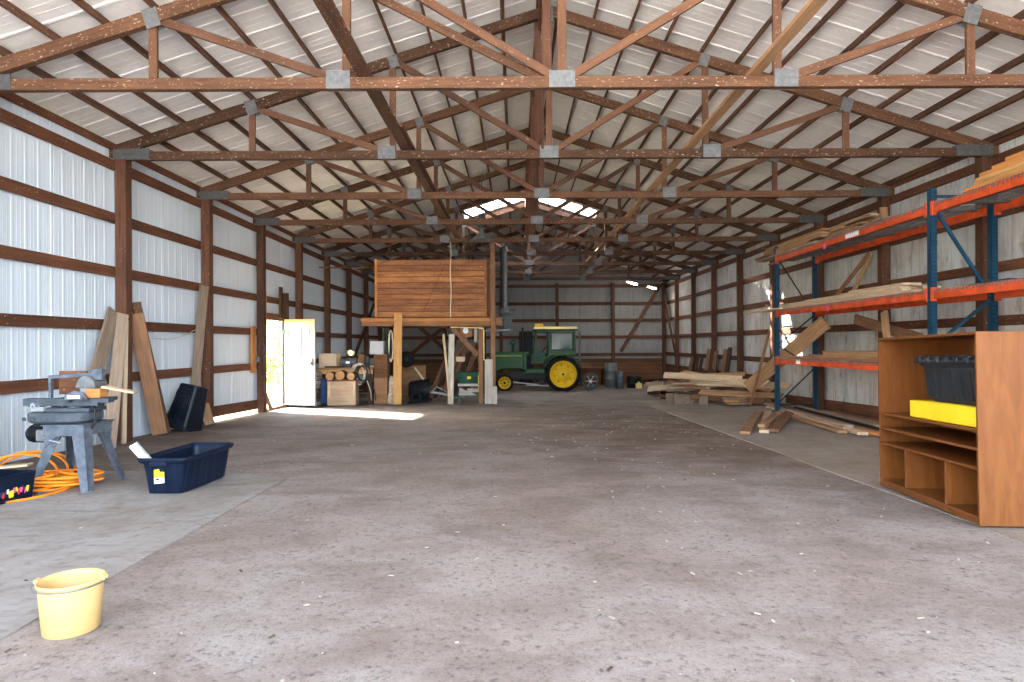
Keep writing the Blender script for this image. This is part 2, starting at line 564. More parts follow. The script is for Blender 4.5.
ZT = 3.925
DY0, DY1, DZ = 14.16, 15.44, 1.67       # door opening in the left wall
GH = [3.61, 2.875, 2.13, 1.39, .65]      # girt heights

b = MB()
fl = lambda u, h, w: (XL - .062 + h, u, w)
lowl = lambda u: fz(u) + .06
sheet(b, ribs(YF, 11.45), fl, lambda u: fz(u) - .05, ZT)
sheet(b, ribs(11.45, DY0), fl, lowl, ZT)
sheet(b, ribs(DY0, DY1), fl, DZ, ZT)
sheet(b, ribs(DY1, YB + .09), fl, lambda u: fz(u) - .05, ZT)
wl = struct(b.build('wall_left', 'wall_l'), 'white corrugated metal wall on the left with brown girts')
b = MB()
fr = lambda u, h, w: (XR + .062 - h, u, w)
sheet(b, ribs(YF, YB + .3), fr, lambda u: fz(u) - .05, ZT)
wr = struct(b.build('wall_right', 'wall_r'), 'stained grey corrugated metal wall on the right with brown girts')
b = MB()
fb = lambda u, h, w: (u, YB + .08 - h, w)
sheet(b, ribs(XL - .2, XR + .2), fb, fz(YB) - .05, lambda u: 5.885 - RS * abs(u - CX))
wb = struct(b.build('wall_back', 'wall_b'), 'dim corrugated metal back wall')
def girt_run(wall, x, z, spans, out):
    for y0, y1 in spans:
        member('girt', (x, y0, z), (x, y1, z), .04, .14, 'girt', wall)
for z in GH:
    if z < DZ + .07:
        girt_run(wl, XL - .022, z, ((YF, DY0 - .02), (DY1 + .02, YB)), 0)
    else:
        girt_run(wl, XL - .022, z, ((YF, YB),), 0)
    girt_run(wr, XR + .022, z, ((YF, YB),), 0)
for w, x in ((wl, XL - .022), (wr, XR + .022)):
    member('top_plate', (x, YF, 3.86), (x, YB, 3.86), .04, .10, 'girt', w)
for y0, y1 in ((11.45, DY0 - .05), (DY1 + .05, YB)):
    member('skirt_board', (XL - .025, y0, fz(y0) + .17), (XL - .025, y1, fz(y1) + .17), .045, .2, 'girt', wl)
member('skirt_board', (XR + .025, YF, fz(YF) + .09), (XR + .025, 15.8, fz(15.8) + .09), .045, .26, 'girt', wr)
# kick planks at the dim back end
for i in range(5):
    z = fz(24) + .02 + .16 * i
    member('kick_plank', (XR + .016, 16.4, z + .08), (XR + .016, YB, z + .06), .03, .155, 'kick', wr)
for i in range(6):
    z = fz(YB) + .0 + .195 * i
    member('kick_plank', (XL, YB + .0, z + .08), (XR, YB + .0, z + .08), .03, .19, 'kick', wb)
for z in (3.65, 2.875, 2.13, 1.39, .62):
    member('girt', (XL, YB + .022, z), (XR, YB + .022, z), .04, .14, 'post', wb)
# framing timbers above and beside the door: part of the left wall
member('door_header', (XL - .035, DY0 - .2, DZ + .08), (XL - .035, DY1 + .2, DZ + .08), .06, .15, 'girt', wl)
# backing board with a switch between girts, near the doorway
o = member('backing_board', (XL + .025, 13.55, .52), (XL + .025, 13.55, 1.5), .20, .045, 'orange_pine', None, up=(1, 0, 0))
tag(o, 'short upright orange board fixed to the wall girts before the doorway', 'board')
o = MB().b2(XL + .05, XL + .10, 13.62, 13.74, .74, .86).build('switch_box', 'galv', None, .006)
tag(o, 'small grey switch box on the orange board before the doorway', 'switch box')

# ---- posts
ordw = ['first', 'second', 'third', 'fourth', 'fifth', 'sixth', 'seventh', 'eighth', 'ninth', 'tenth']
def post_mesh(L):
    b = MB(); b.b2(0, L, -.075, .075, -.075, .075)
    return b
def post(x, y, top, label, group, mat='post', s=.15):
    z0 = fz(y) - .05
    m, L = frame((x, y, z0), (x, y, top), (1, 0, 0))
    b = MB(); b.b2(0, L, -s / 2, s / 2, -s / 2, s / 2)
    o = b.build('support_post', mat, None, .006)
    o.matrix_world = m
    return tag(o, label, 'post', group)
for i, y in enumerate(TY):
    nm = ordw[i]
    post(XL + .075, y + .06, 3.84, 'square brown timber post on the left wall under the %s roof truss from the front' % nm, 'posts along the left wall')
    post(XR - .075, y + .06, 3.84, 'square brown timber post on the right wall under the %s roof truss from the front' % nm, 'posts along the right wall')
for k, x in enumerate((XL + .075, -3.1, -.6, 1.86, 4.33, XR - .075)):
    top = 3.78
    post(x, YB - .09, top, 'dark timber post at the back wall, %s from the left' % ordw[k], 'posts along the back wall', 'post', .14)
# the two nearest posts are out of frame but hold the roof at the doorway
for y, w in ((4.05, 'nearest'), (1.61, 'doorway')):
    pass

# ---- trusses
CHZ = 3.73
HW = 6.10
def topz(d):
    return 5.72 - RS * abs(d)
def make_truss():
    t = thing('roof_truss', 'first', 'roof truss', (CX, TY[0], 0))
    q = .07
    member('bottom_chord', (-HW + .08, 0, CHZ), (HW - .06, 0, CHZ), .08, .115, 'truss', t)
    for s in (-1, 1):
        member('top_chord', (s * (HW + .25), 0, topz(HW + .25)), (s * .01, 0, topz(.01)), .08, .14, 'truss', t)
    member('king_post', (0, 0, CHZ + .05), (0, 0, 5.66), .04, .09, 'truss_lite', t, up=(1, 0, 0))
    for s in (-1, 1):
        for d in (2.17, 4.12):
            member('web_post', (s * d, 0, CHZ + .05), (s * d, 0, topz(d) - .05), .04, .085, 'truss_lite', t, up=(1, 0, 0))
        member('web_brace', (s * 2.25, 0, CHZ + .04), (s * 4.05, 0, topz(4.12) - .03), .04, .085, 'truss_lite', t)
        member('web_brace', (s * .04, 0, CHZ + .04), (s * 2.10, 0, topz(2.14) - .03), .04, .085, 'truss_lite', t)
    def plate(x, z, w, h, tilt=0):
        b = MB()
        for sy in (-1, 1):
            b.box((0, sy * .043, 0), (w, .003, h))
            for k in range(int(w / .02)):
                b.box((-w / 2 + .01 + k * .02, sy * .0455, 0), (.006, .003, h * .96))
        o = b.build('gusset_plate', 'galv', t)
        o.location = (x, 0, z); o.rotation_euler = (0, tilt, 0)
    plate(0, CHZ + .03, .26, .17); plate(0, topz(0) - .05, .13, .2)
    for s in (-1, 1):
        an = s * math.atan(RS)
        plate(s * 2.25, CHZ + .03, .24, .18)
        plate(s * 2.15, topz(2.15) - .02, .13, .17, an); plate(s * 4.12, topz(4.12) - .02, .15, .2, an)
        b = MB()
        e = HW - .07 if s < 0 else HW + .03
        for sy in (-1, 1):
            b.prism([(s * (e - .50), CHZ - .055), (s * e, CHZ - .055), (s * e, CHZ + .09), (s * (e - .5), CHZ + .10)], sy * .042, sy * .047)
        b.build('heel_plate', 'galv_dark', t)
    return t
t0 = make_truss()
for i, y in enumerate(TY):
    t = t0 if i == 0 else copy_tree(t0)
    t.location = (CX, y, 0)
    t['label'] = 'nail-plated timber roof truss spanning the barn, %s from the front' % ordw[i]
    t['group'] = 'roof trusses'

# long braces that tie the trusses together, lying on the bottom chords
tag(member('truss_tie', (-1.50, 4.2, CHZ + .085), (-1.50, 14.4, CHZ + .085), .14, .045, 'truss'), 'long brown tie board lying over the bottom chords left of the ridge', 'tie board')
tag(member('truss_tie', (-1.47, 8.1, CHZ + .135), (-1.47, 17.9, CHZ + .13), .14, .045, 'truss_lite'), 'second tie board left of the ridge, lapped on top of the first', 'tie board')
tag(member('truss_tie', (2.42, 4.2, CHZ + .085), (2.42, 23.0, CHZ + .085), .12, .045, 'tan_board'), 'long pale pine tie board over the bottom chords right of the ridge', 'tie board')
tag(member('sway_brace', (CX - .09, 8.85, 3.86), (CX - .09, 16.1, 5.6), .04, .14, 'truss'), 'long brown board sloping up along the ridge between trusses', 'brace')
tag(member('sway_brace', P(375, -4, 6.72), P(541, 79, 6.60), .04, .085, 'truss', None, (0, 0, 1)), 'dark slanting board just behind the left web of the nearest truss', 'brace')
tag(member('ridge_tie', (CX - .12, 4.2, 5.55), (CX - .12, 27.5, 5.55), .04, .14, 'purlin'), 'dark board running along just under the ridge', 'tie board')
for i, y in enumerate(TY[:5]):
    tag(member('ridge_hanger', (CX - .15, y + .09, 3.8), (CX - .15, y + .09, 5.6), .04, .09, 'post', up=(1, 0, 0)),
        'dark upright board beside the king post of the %s truss' % ordw[i], 'upright board', 'ridge hangers')

# ---- roof
def roof_side(s, b, y0, y1, d0, d1):
    cs = math.cos(math.atan(RS)); 
    def fn(u, h, w):
        return (CX + s * w, u, topz(0) + .175 - RS * w - h * cs)
    sheet(b, ribs(y0, y1, .41, .009, 3), fn, d0, d1)
b = MB()
SY0, SY1, SD = 20.0, 21.08, 2.05
for s in (-1, 1):
    roof_side(s, b, YF - .3, SY0, 0, HW + .5)
    roof_side(s, b, SY0, SY1, SD, HW + .5)
    roof_side(s, b, SY1, YB + .3, 0, HW + .5)
ceil = struct(b.build('ceiling', 'roof'), 'pale ribbed metal roof sheeting seen from inside with dark purlins')
for n, s in ((1, -1), (2, 1)):
    b = MB(); roof_side(s, b, SY0 - .02, SY1 + .02, 0.02, SD + .05)
    struct(b.build('window_%d' % n, 'skylight'), 'bright translucent roof panel just %s of the ridge' % ('left' if s < 0 else 'right'))
for s in (-1, 1):
    for k in range(13):
        d = .14 + .497 * k
        z = topz(d) + .12
        dn = Vector((s * RS, 0, 1)).normalized()
        rnd = random.Random(k * 7 + s)
        member('purlin', (CX + s * d, YF - .2, z), (CX + s * d, YB + .2, z),   .034, .086, 'purlin', ceil, up=dn, bevel=0)

# ---- door
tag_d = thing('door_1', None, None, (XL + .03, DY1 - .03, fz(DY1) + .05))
tag_d['kind'] = 'structure'; tag_d['label'] = 'white panel door swung open into the barn'
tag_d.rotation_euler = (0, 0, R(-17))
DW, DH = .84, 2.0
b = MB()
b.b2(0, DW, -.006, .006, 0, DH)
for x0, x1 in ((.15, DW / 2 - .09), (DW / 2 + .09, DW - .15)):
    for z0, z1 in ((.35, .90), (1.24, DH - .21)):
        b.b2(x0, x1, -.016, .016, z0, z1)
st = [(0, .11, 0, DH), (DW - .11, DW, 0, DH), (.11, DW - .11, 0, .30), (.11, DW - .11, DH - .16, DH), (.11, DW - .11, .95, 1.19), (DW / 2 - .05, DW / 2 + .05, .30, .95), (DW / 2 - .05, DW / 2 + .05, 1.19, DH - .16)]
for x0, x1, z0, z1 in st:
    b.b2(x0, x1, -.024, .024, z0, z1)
b.build('leaf', 'shaded_door', tag_d, .004)
b = MB(); b.cyl((DW - .06, -.024, 1.0), (DW - .06, -.075, 1.0), .012, None, 10); b.lathe([(.001, -.105), (.024, -.1), (.03, -.085), (.02, -.07), (.008, -.065)], 14, 0, (DW - .06, 0, 1.0), 'Y')
b.b2(DW - .09, DW - .03, -.03, -.023, .93, 1.12)
b.build('door_handle', 'galv_dark', tag_d)
for z in (.25, 1.0, 1.75):
    MB().cyl((0, -.03, z - .05), (0, -.03, z + .05), .012, None, 8).build('hinge', 'galv_dark', tag_d)
MB().b2(-.0, DW + .0, -.03, .03, DH, DH + .05).build('top_rail', 'pine', tag_d, .004)
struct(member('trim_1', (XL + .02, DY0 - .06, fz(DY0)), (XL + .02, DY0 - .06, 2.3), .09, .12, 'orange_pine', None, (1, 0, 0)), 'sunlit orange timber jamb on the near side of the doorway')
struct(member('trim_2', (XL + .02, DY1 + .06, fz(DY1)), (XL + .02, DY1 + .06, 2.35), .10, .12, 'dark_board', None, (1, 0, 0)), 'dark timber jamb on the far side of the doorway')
struct(member('trim_3', (XL - .03, DY0 - .1, fz(14.8) + .0), (XL - .03, DY1 + .1, fz(14.8) + .0), .16, .10, 'tan_board', None, (0, 0, 1)), 'worn wooden threshold of the doorway')

p, q = P(301, 267, 18.4), P(376, 268, 18.4)
tag(member('hanging_rail', p, q, .035, .035, 'brown_board'), 'thin horizontal pole between the left wall and the plank box', 'pole')
# corner braces at the back
tag(member('diagonal_brace', (XR - .25, YB - .19, 3.65), (4.65, YB - .19, .75), .15, .05, 'post', None, (0, 1, 0)), 'dark diagonal brace on the back wall at its right corner', 'brace')
tag(member('diagonal_brace', (XR - .17, YB - .3, 3.6), (XR - .17, 25.9, .6), .15, .05, 'post', None, (1, 0, 0)), 'dark diagonal brace on the right wall at the back corner', 'brace')
tag(member('diagonal_brace', (XL + .17, 25.7, 3.4), (XL + .17, 21.5, .7), .15, .05, 'post', None, (1, 0, 0)), 'dark diagonal brace on the left wall behind the loft', 'brace')
tag(member('diagonal_brace', (-4.9, YB - .20, .4), (-2.7, YB - .20, 2.2), .16, .035, 'kick', None, (0, 1, 0)), 'brown crossed board on the back wall rising to the right', 'brace')
tag(member('diagonal_brace', (-4.6, YB - .25, 2.2), (-2.5, YB - .25, .4), .16, .035, 'kick', None, (0, 1, 0)), 'brown crossed board on the back wall falling to the right', 'brace')
#@@A@@
# ================================================================== LEFT FOREGROUND
# ---- yellow pail
def pail():
    o = G(74, 623)
    t = thing('bucket', 'small yellow plastic bucket with a wire handle on the floor', 'bucket', (-1.830, 2.645, fz(2.645)), R(12))
    h = .212
    b = MB()
    b.lathe([(.0, .0), (.096, .0), (.101, .004), (.115, h - .02), (.115, h - .018), (.120, h - .016), (.121, h), (.115, h), (.112, h - .02), (.098, .012), (0, .010)], 48)
    b.build('body', 'bucket', t)
    for s in (-1, 1):
        b = MB(); b.box((s * .123, 0, h - .004), (.014, .032, .022)); b.cyl((s * .116, 0, h - .004), (s * .136, 0, h - .004), .008, None, 10)
        b.build('handle_lug', 'bucket', t, .002)
    b = MB()
    pts = []
    for k in range(21):
        a = PI * k / 20
        pts.append((.133 * math.cos(a), -.127 * math.sin(a), h - .012 - .006 * math.sin(a)))
    b.tube(pts, .0028, 8)
    b.build('wire_handle', 'galv', t)
pail()

# ---- old bench saw on a splayed stand
def bench_saw():
    ang = math.atan2(.64, -.07)
    A = Vector((-3.56, 5.36)); B = Vector((-3.63, 6.0)); C = Vector((-4.22, 6.1)); D = Vector((-4.15, 5.46))
    ctr = (A + B + C + D) / 4
    z0 = fz(ctr.y)
    t = thing('bench_saw', 'old grey bench saw with a motor, on four splayed steel legs', 'saw', (ctr.x, ctr.y, z0))
    H = .56
    for Pt in (A, B, C, D):
        q = Pt - ctr
        foot = Vector((q.x, q.y, fz(Pt.y) - z0 + .003)); top = Vector((q.x * .52, q.y * .52, H))
        b = MB()
        # folded angle-iron leg: two flanges meeting at the outer corner
        for ax in (0, 1):
            dfoot = Vector((0, 0, 0)); dtop = Vector((0, 0, 0)); th = Vector((0, 0, 0))
            dfoot[ax] = -math.copysign(.065, q[ax]); dtop[ax] = -math.copysign(.115, q[ax]); th[1 - ax] = -math.copysign(.006, q[1 - ax])
            b.hexa([foot, foot + dfoot, foot + dfoot + th, foot + th], [top, top + dtop, top + dtop + th, top + th])
        b.bar(foot + Vector((0, 0, .012)), foot + Vector((-math.copysign(.05, q.x), -math.copysign(.05, q.y), .012)), .05, .012)
        b.build('leg', 'steel_blue', t)
    hx, hy = .17, .19
    b = MB()
    for s in (-1, 1):
        b.box((0, s * hy, H - .045), (2 * hx + .02, .008, .10)); b.box((s * hx, 0, H - .045), (.008, 2 * hy, .10))
        b.prism([(s * hx, H - .09), (s * hx * .35, H - .09), (s * hx, H - .20)], -hy - .004, -hy + .004)
        b.prism([(s * hx, H - .09), (s * hx * .35, H - .09), (s * hx, H - .20)], hy - .004, hy + .004)
    b.box((0, 0, H), (2 * hx + .04, 2 * hy + .04, .012))
    b.build('stand_top', 'steel_blue', t, .003)
    # base casting, a long rounded slab that overhangs towards the left
    b = MB()
    n = 40; prof = []
    for k in range(n):
        a = 2 * PI * k / n
        cx = math.copysign(abs(math.cos(a)) ** .55, math.cos(a)); sy = math.copysign(abs(math.sin(a)) ** .7, math.sin(a))
        prof.append((cx * .36 - .16, sy * .20))
    zz = [(.90, H + .012), (1.0, H + .03), (1.0, H + .085), (.95, H + .105), (.0, H + .105)]
    vs = []
    for s, z in zz:
        vs += [((x + .16) * s - .16, y * s, z) for x, y in prof]
    fs = [(i * n + k, i * n + (k + 1) % n, (i + 1) * n + (k + 1) % n, (i + 1) * n + k) for i in range(len(zz) - 1) for k in range(n)]
    fs.append(list(range(n))[::-1])
    b.add(vs, fs, 0, False)
    for k in range(5):
        b.box((-.45 + k * .08, -.205, H + .055), (.05, .008, .03))
    b.squeeze(); b.build('base_casting', 'steel_grey', t, .004)
    # motor slung under the left end
    b = MB()
    b.cyl((-.50, -.06, H - .085), (-.22, -.06, H - .085), .075, None, 24)
    for k in range(9):
        b.cyl((-.47 + k * .026, -.06, H - .085), (-.458 + k * .026, -.06, H - .085), .081, None, 24)
    b.cyl((-.53, -.06, H - .085), (-.50, -.06, H - .085), .055, .07, 20)
    b.cyl((-.22, -.06, H - .085), (-.12, -.06, H - .085), .016, None, 10)
    b.box((-.36, -.06, H + .0), (.16, .10, .05))
    b.squeeze(); mo = b.build('motor', 'black_metal', t)
    MB().box((-.30, -.155, H - .09), (.10, .05, .10)).squeeze().build('switch_box', 'galv', mo, .006)
    MB().tube([(-.20, -.17, H - .10), (-.12, -.19, H - .13), (-.02, -.2, H - .15)], .006, 8).build('motor_lever', 'chrome', mo)
    b = MB(); b.cyl((-.15, -.06, H - .07), (-.13, -.06, H - .07), .05, None, 20); b.box((-.14, -.06, H - .02), (.05, .08, .14))
    b.squeeze(); b.build('belt_pulley', 'galv_dark', mo)
    # column, table and fence
    b = MB(); b.b2(-.34, .20, -.12, .14, H + .105, H + .14); b.cyl((-.02, 0, H + .105), (-.02, 0, H + .19), .11, .09, 24)
    b.squeeze(); b.build('turret', 'steel_grey', t, .006)
    b = MB()
    b.b2(-.56, .42, -.11, -.02, H + .185, H + .225); b.b2(-.30, .30, -.02, .18, H + .19, H + .22)
    b.b2(-.56, .30, -.115, -.108, H + .16, H + .225)
    for k in range(7):
        b.b2(-.50 + k * .13, -.49 + k * .13, -.112, .0, H + .15, H + .19)
    b.squeeze(); b.build('table', 'steel_grey', t, .004)
    b = MB(); b.cyl((-.42, -.14, H + .16), (-.42, -.10, H + .16), .03, None, 18); b.cyl((-.42, -.16, H + .16), (-.42, -.14, H + .16), .012, None, 10); b.box((-.36, -.13, H + .135), (.14, .03, .035))
    b.squeeze(); b.build('hand_wheel', 'chrome', t)
    # C-shaped arm
    b = MB()
    b.bar((-.36, .02, H + .20), (-.36, .02, H + .42), .03, .04, (0, 1, 0)); b.bar((-.375, .02, H + .405), (.14, .02, H + .43), .03, .035)
    b.bar((.14, .02, H + .43), (.26, .02, H + .43), .06, .10)
    b.squeeze(); b.build('arm', 'steel_blue', t, .005)
    # saw head with blade guard and blade
    b = MB()
    poly = [(.115 * math.cos(a), .11 * math.sin(a)) for a in [PI * k / 16 for k in range(17)]]
    b.prism([(x + .10, z + H + .31) for x, z in poly], -.05, .03)
    b.cyl((.10, .03, H + .33), (.10, .20, H + .33), .055, None, 20)
    b.squeeze(); b.build('blade_guard', 'galv', t, .006)
    b = MB(); n = 40
    pts = [((.085 + (.008 if k % 2 else 0)) * math.cos(2 * PI * k / n) + .10, (.085 + (.008 if k % 2 else 0)) * math.sin(2 * PI * k / n) + H + .32) for k in range(n)]
    b.prism(pts, -.016, -.013); b.squeeze(); b.build('blade', 'chrome', t)
    b = MB(); b.tube([(.0, -.13, H + .20), (.02, -.17, H + .26), (.10, -.19, H + .28), (.19, -.18, H + .27), (.21, -.14, H + .21)], .018, 10)
    b.box((.10, -.18, H + .245), (.20, .03, .05)); b.squeeze(); b.build('handle', 'steel_blue', t)
    MB().box((.10, -.197, H + .245), (.14, .004, .03)).squeeze().build('maker_plate', 'white_card', t)
    b = MB(); b.tube([(.20, -.10, H + .18), (.28, -.12, H + .12), (.30, -.15, H + .02), (.22, -.1, H - .04)], .009, 8); b.squeeze(); b.build('power_cord', 'dark_cord', t)
    return t, H, ctr, z0
saw, SH, sctr, sz0 = bench_saw()
# timber lying on the saw
tag(MB().box((sctr.x + .20, sctr.y - .06, sz0 + SH + .27), (.13, .12, .08)).build('wood_block', 'orange_pine', None, .004), 'short orange wood block on the saw table', 'wood block')
plank('offcut', 'pale thin offcut lying across the right end of the saw table', 'offcut', (sctr.x + .24, sctr.y - .03, sz0 + SH + .322), (sctr.x + .50, sctr.y + .02, sz0 + SH + .265), .12, .02, 'pale_board')
plank('offcut', 'short brown board standing on edge behind the saw table', 'offcut', (sctr.x - .38, sctr.y + .30, sz0 + SH + .34), (sctr.x - .12, sctr.y + .30, sz0 + SH + .34), .03, .22, 'girt')

# ---- extension cord in a heap
def cord():
    rnd = random.Random(4); pts = []
    cx, cy = -4.20, 5.62
    n = 700
    for i in range(n):
        a = i * 2 * PI / 50
        lp = i // 50
        if lp in (3, 7, 10):          # loose loops thrown up over the back of the heap
            x = cx - .16 - .04 * lp * .3 + .36 * math.cos(a); y = cy + .22 + .05 * (lp - 7) + .20 * math.sin(a)
            q = .5 + .5 * math.sin(a - .2)
            lift = .05 + (.13 + .03 * (lp % 4)) * q * q
        elif lp in (5, 12):           # wide loops on the floor to the right
            x = cx + .22 + .34 * math.cos(a); y = cy + .02 + .24 * math.sin(a)
            lift = .02 + .008 * lp
        else:
            rr = .9 + .18 * math.sin(i * .031 + 1) + .12 * math.sin(i * .073)
            x = cx + .04 + .08 * math.sin(i * .017) + rr * .27 * math.cos(a); y = cy + .06 * math.cos(i * .023) + rr * .20 * math.sin(a)
            lift = .014 + .0085 * lp + .015 * math.sin(a * 2 + i * .01)
        pts.append(Vector((x, y, fz(y) + max(.013, lift))))
    for _ in range(6):
        pts = [pts[0]] + [(pts[k - 1] + pts[k] * 2 + pts[k + 1]) / 4 for k in range(1, len(pts) - 1)] + [pts[-1]]
    x, y, z = pts[0]
    tail = []
    for q in range(30, 0, -1):
        s = q / 30
        tail.append((x + .12 * math.sin(s * PI) - .62 * s * s, y - .75 * math.sin(s * PI * .62), fz(y - .75 * math.sin(s * PI * .62)) + .014))
    b = MB(); b.tube(tail + pts, .0105, 8)
    o = b.build('extension_cord', 'orange_cord')
    tag(o, 'bright orange extension cord heaped on the floor under the saw', 'cord')
cord()

# ---- tool tray at the left edge
def tool_tray():
    t = thing('tool_tray', 'navy tool tray with a colourful printed band, at the left edge', 'tool box', (-4.28, 5.12, fz(5.1)), R(-9))
    b = MB(); w, d, h, th = .36, .17, .22, .008
    def ring(s, z): return [(-w * s, -d * s, z), (w * s, -d * s, z), (w * s, d * s, z), (-w * s, d * s, z)]
    vs = ring(.92, 0) + ring(1, h) + ring(.96, h) + ring(.89, .01)
    fs = [(3, 2, 1, 0)]
    for i in range(3):
        for k in range(4):
            fs.append((i * 4 + k, i * 4 + (k + 1) % 4, i * 4 + 4 + (k + 1) % 4, i * 4 + 4 + k))
    fs.append((12, 13, 14, 15)); b.add(vs, fs)
    b.b2(-w - .008, w + .008, -d - .008, d + .008, .028, .036)
    b.build('tray', 'navy', t, .003)
    rnd = random.Random(5)
    b = MB(); cols = ['red', 'white_card', 'yellow', 'rack_blue', 'pinktag']
    sl = lambda z: .92 + .08 * z / h
    # printed band: a strip round the box with coloured shapes standing on it
    for side in range(2):
        for k in range(14):
            u = -.33 + .66 * (k + .5) / 14; z = rnd.uniform(.065, .105); q = rnd.uniform(.026, .04)
            n = 12; an = rnd.uniform(0, 3); el = rnd.uniform(.4, 1)
            pts = []
            for j in range(n):
                a = 2 * PI * j / n
                px, pz = q * math.cos(a), q * el * math.sin(a)
                pts.append((u + px * math.cos(an) - pz * math.sin(an), z + px * math.sin(an) + pz * math.cos(an)))
            if side == 0:
                b.prism(pts, -d * sl(z) - .0015 - .0006 * (k % 3), -d * sl(z) + .002, 'Y', rnd.randrange(5))
            else:
                pts = [(p[0] * .4, p[1]) for p in pts]
                b.prism(pts, w * sl(z) - .002, w * sl(z) + .0015 + .0006 * (k % 3), 'X', rnd.randrange(5))
    b.build('printed_band', cols, t)
    b = MB()
    for k in range(5):
        b.cyl((-.2 + .1 * k, -.1 + .04 * (k % 3), .012), (-.17 + .1 * k, .08, .13), .014, None, 10)
    b.build('tools', 'black_plastic', t)
    plank('offcut', 'pale yellow offcut resting on top of the tool tray', 'offcut', (-4.6, 4.99, fz(5) + .232), (-3.90, 5.17, fz(5) + .275), .11, .016, 'pale_board')
tool_tray()

# ---- plastic totes
def tote_shell(t, w, d, h, tp, mat, rim=.022, ribs_n=0, name='body'):
    """open tote, w x d at the top, tapering by tp"""
    b = MB(); hw, hd = w / 2, d / 2
    def ring(sx, sy, z, r=.05, n=5):
        out = []
        for cx, cy, a0 in ((sx - r, sy - r, 0), (-sx + r, sy - r, PI / 2), (-sx + r, -sy + r, PI), (sx - r, -sy + r, 1.5 * PI)):
            for k in range(n):
                a = a0 + PI / 2 * k / (n - 1)
                out.append((cx + r * math.cos(a), cy + r * math.sin(a), z))
        return out
    lv = [ring(hw - tp, hd - tp, 0), ring(hw - tp * .1, hd - tp * .1, h - .045), ring(hw, hd, h - .04), ring(hw + rim, hd + rim, h - .03), ring(hw + rim, hd + rim, h - .042),
          ]
    lv = [ring(hw - tp - .006, hd - tp - .006, 0), ring(hw - tp, hd - tp, .008), ring(hw - .004, hd - .004, h - .05), ring(hw + rim * .5, hd + rim * .5, h - .045), ring(hw + rim, hd + rim, h - .022), ring(hw + rim, hd + rim, h), ring(hw + rim - .012, hd + rim - .012, h), ring(hw - .006, hd - .006, h - .03), ring(hw - tp - .006, hd - tp - .006, .012)]
    n = len(lv[0]); vs = sum(lv, [])
    fs = [list(range(n))[::-1]]
    for i in range(len(lv) - 1):
        for k in range(n):
            fs.append((i * n + k, i * n + (k + 1) % n, (i + 1) * n + (k + 1) % n, (i + 1) * n + k))
    fs.append([(len(lv) - 1) * n + k for k in range(n)])
    b.add(vs, fs)
    # vertical stiffening ribs
    def rib(x, y, nx, ny, wd):
        k0 = tp
        bx, by = x - nx * k0, y - ny * k0
        tx, ty = -ny, nx
        o = .008
        bot = [(bx + tx * wd / 2, by + ty * wd / 2, .012), (bx - tx * wd / 2, by - ty * wd / 2, .012), (bx - tx * wd / 2 + nx * o, by - ty * wd / 2 + ny * o, .012), (bx + tx * wd / 2 + nx * o, by + ty * wd / 2 + ny * o, .012)]
        tpv = [(x + tx * wd / 2, y + ty * wd / 2, h - .05), (x - tx * wd / 2, y - ty * wd / 2, h - .05), (x - tx * wd / 2 + nx * o, y - ty * wd / 2 + ny * o, h - .05), (x + tx * wd / 2 + nx * o, y + ty * wd / 2 + ny * o, h - .05)]
        b.hexa(bot, tpv)
    if ribs_n:
        for k in range(ribs_n):
            x = -hw + .09 + (w - .18) * k / max(1, ribs_n - 1)
            for s in (-1, 1):
                rib(x, s * hd, 0, s, .05)
        for k in range(3):
            y = -hd + .08 + (d - .16) * k / 2
            for s in (-1, 1):
                rib(s * hw, y, s, 0, .045)
    return b.build(name, mat, t, .003)

def open_tote():
    t = thing('storage_tote', 'open navy blue plastic tote with a yellow sticker, on the floor', 'storage tote', (-2.895, 5.70, fz(5.7) + .004), R(87.5))
    W, D, H = .82, .37, .315
    tote_shell(t, W, D, H, .045, 'navy', .026, 7)
    for s in (-1, 1):
        b = MB(); b.box((s * (W / 2 + .03), 0, H - .03), (.05, .14, .014)); b.box((s * (W / 2 + .05), 0, H - .045), (.01, .14, .03))
        b.build('handle', 'navy', t, .004)
    # sticker on the near end
    tilt = math.atan2(.045, H)
    st = MB(); st.b2(-.001, .0015, -.042, .042, -.055, -.008, 1); st.b2(-.001, .0015, -.042, .042, -.008, .06, 0)
    st.b2(.0015, .002, -.03, .0, -.03, -.015, 2); st.b2(.0015, .002, -.02, .02, .02, .026, 3)
    o = st.build('sticker', ['yellow', 'white_card', 'black_plastic', 'steel_grey'], t)
    o.location = (-(W / 2 - .045 * .42 + .019), .02, .160); o.rotation_euler = (R(6), -tilt, PI)
    q = t.location
    pl = MB(); pl.b2(-.03, .03, -.008, .008, 0, .50); pl.b2(-.03, -.024, -.022, .022, 0, .5); pl.b2(.024, .03, -.022, .022, 0, .5)
    pl.b2(-.03, .03, -.011, -.008, .1, .4)
    o = pl.build('metal_channel', 'white_metal', None, .001)
    o.location = (q.x - .045, q.y - .21, q.z + .03); o.rotation_euler = (R(22), R(-30), R(12))
    tag(o, 'white metal channel offcut sticking up out of the navy tote', 'metal offcut')
open_tote()

